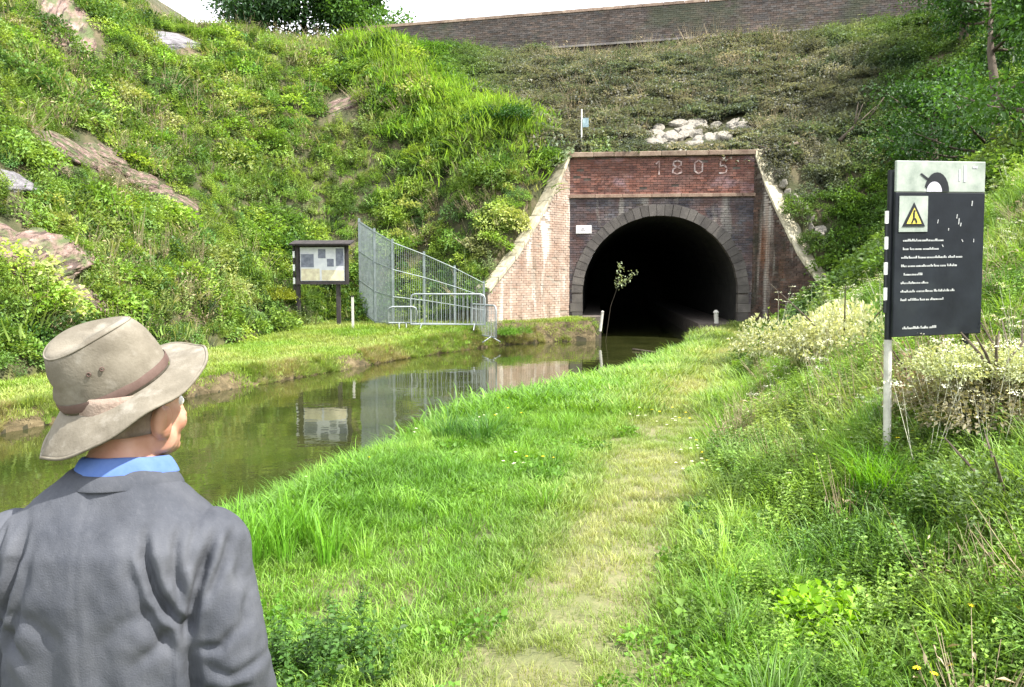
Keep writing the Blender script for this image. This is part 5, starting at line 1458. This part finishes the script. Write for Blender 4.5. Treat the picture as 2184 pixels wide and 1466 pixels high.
# jacket collar and blue shirt collar round the neck
def collar(name, mat, r0, z0, h, flare, drop, parent, seed=0, ty=.01):
    n = 40; rings = []
    prof_ = [(0, 0), (.004, h * .5), (.006, h), (.014, h + .004), (.02 + flare * .4, h * .7), (.024 + flare, drop)]
    for (dr, dz) in prof_:
        ring = []
        for k in range(n):
            a = 2 * math.pi * k / n
            w_ = .003 * math.sin(3 * a + seed) + .002 * math.sin(7 * a)
            front = max(0, math.sin(a))
            ring.append(Vector((.017 + math.cos(a) * (r0 + dr + w_), ty + math.sin(a) * (r0 * 1.02 + dr + w_), z0 + dz + .012 * math.sin(a) * -1 - .02 * front ** 3)))
        rings.append(ring)
    mb = MB(); mb.rings(rings, cap=False); o = mb.build(name, mat, parent, smooth=True)
    sdm = o.modifiers.new('thick', 'SOLIDIFY'); sdm.thickness = .003; ss = o.modifiers.new('sub', 'SUBSURF'); ss.levels = 1; ss.render_levels = 2
    return o
collar('shirt_collar', M['shirt'], .0635, 1.385, .040, .008, .008, man, 1)
collar('jacket_collar', M['jacket'], .079, 1.372, .022, .006, -.002, man, 2, .004)
# trousers and shoes
mb = MB(); loft(mb, [(0, -.01, .80, .17, .125), (0, -.01, .95, .185, .13), (0, -.01, 1.0, .18, .125)])
for s in (-1, 1): mb.tube([(s * .085, -.005, .88), (s * .095, .01, .5), (s * .095, 0, .08)], [.098, .078, .07], 18)
link('trousers', fuse(mb, .012, 3), M['trouser'], man)
for s in (-1, 1):
    mb = MB(); mb.tube([(s * .092, -.06, .05), (s * .095, .03, .055), (s * .102, .12, .045), (s * .107, .2, .035)], [.045, .052, .05, .03], 14); mb.build('shoe', M['shoe'], man, smooth=True)

# hat
HT = Matrix.Translation((.000, .018, 1.574)) @ Euler((R(23), 0, 0)).to_matrix().to_4x4() @ Euler((0, R(-16), 0)).to_matrix().to_4x4() @ Euler((0, 0, R(-58))).to_matrix().to_4x4()
hat = empty('hat', (0, 0, 0)); hat.parent = man; hat['label'] = 'khaki cotton brimmed hat with brown band'
NH = 72
def hring(rx, ry, z, wob=0, sd_=0, dent=0):
    r_ = []
    for k in range(NH):
        a = 2 * math.pi * k / NH; w_ = 1 + wob * (math.sin(2 * a + sd_) + .6 * math.sin(5 * a + sd_ * 2) + .35 * math.sin(9 * a + sd_ * 3))
        r_.append(HT @ Vector((math.cos(a) * rx * w_, math.sin(a) * ry * w_, z + dent * math.cos(2 * a))))
    return r_
def crown_fold(z, a): return 1 - .045 * math.exp(-((math.sin((a + 1.9) / 2)) / .16) ** 2) * min(1, z / .05) - .04 * math.exp(-((z - .04 - .02 * math.cos(a + 2)) / .010) ** 2) * (.5 + .5 * math.sin(2 * a + 4)) - .05 * math.exp(-((z - .055 - .012 * math.sin(a * 2)) / .012) ** 2) * (.5 + .5 * math.sin(3 * a + 1)) - .03 * math.exp(-((z - .09 + .01 * math.sin(3 * a)) / .012) ** 2) * (.5 + .5 * math.cos(2 * a))
rings = []
for (rx, ry, z) in [(.093, .108, -.004), (.094, .109, .01), (.094, .109, .03), (.0925, .107, .045), (.091, .106, .055), (.089, .103, .065), (.086, .1, .078), (.083, .096, .09), (.0795, .092, .1), (.076, .088, .109), (.072, .083, .1155), (.068, .078, .119), (.063, .072, .1205), (.05, .058, .118), (.03, .038, .113), (.01, .012, .112)]:
    r_ = []
    for k in range(NH):
        a = 2 * math.pi * k / NH; f_ = crown_fold(z, a) if .03 < z < .115 else 1
        w_ = f_ * (1 + .008 * math.sin(3 * a + z * 30) + .006 * math.sin(7 * a - z * 50))
        r_.append(HT @ Vector((math.cos(a) * rx * w_, math.sin(a) * ry * w_, z + .006 * math.sin(2 * a + .6) * (z / .12))))
    rings.append(r_)
mb = MB(); mb.rings(rings); mb.build('crown', M['hat'], hat, smooth=True)
mb = MB(); ringp = []
for k in range(NH + 1):
    a = 2 * math.pi * k / NH; ringp.append(HT @ Vector((math.cos(a) * .0725, math.sin(a) * .0835, .1150 + .006 * math.sin(2 * a + .6))))
mb.tube(ringp, .0022, 6, cap=False); mb.build('crown_seam', M['hat'], hat, smooth=True)
mb = MB(); mb.rings([hring(.0955, .1105, .002), hring(.0963, .1113, .005), hring(.0961, .1111, .016), hring(.0948, .1098, .02)], cap=False); mb.build('band', M['hatband'], hat, smooth=True)
rings = []; nb_ = 15
for j in range(nb_):
    t = j / (nb_ - 1); r_ = []
    for k in range(NH):
        a = 2 * math.pi * k / NH; rr_ = .071 * t
        z = -.004 - .030 * t ** 1.2 + .024 * t * math.sin(a) + .007 * t * math.sin(2 * a + 2.2) + .004 * t * math.sin(5 * a + 1) + .002 * t * math.sin(9 * a) + (.002 if j % 2 else 0)
        r_.append(HT @ Vector((math.cos(a) * (.093 + rr_ * 1.05), math.sin(a) * (.108 + rr_ * 1.05), z)))
    rings.append(r_)
top_ = rings; bot_ = [[v - HT.to_3x3() @ Vector((0, 0, .0035)) for v in r_] for r_ in rings][::-1]
mb = MB(); mb.rings(top_ + bot_, cap=False); mb.build('brim', M['hat'], hat, smooth=True)
mb = MB(); mb.tube([v for v in rings[-1]] + [rings[-1][0]], .0032, 6, cap=False); mb.build('brim_edge', M['hat'], hat, smooth=True)
for da in (-.12, .12):
    a = R(-8) + da; mb = MB(); c_ = HT @ Vector((math.cos(a) * .0885, math.sin(a) * .102, .068)); d_ = (HT.to_3x3() @ Vector((math.cos(a), math.sin(a), .2))).normalized()
    q_ = d_.to_track_quat('Z', 'Y').to_matrix(); ring_ = [c_ + q_ @ Vector((math.cos(b) * .0035, math.sin(b) * .0035, .002)) for b in np.linspace(0, 2 * math.pi, 13)]
    mb.tube(ring_, .0012, 6, cap=False); mb.build('eyelet', M['hatband'], hat, smooth=True)
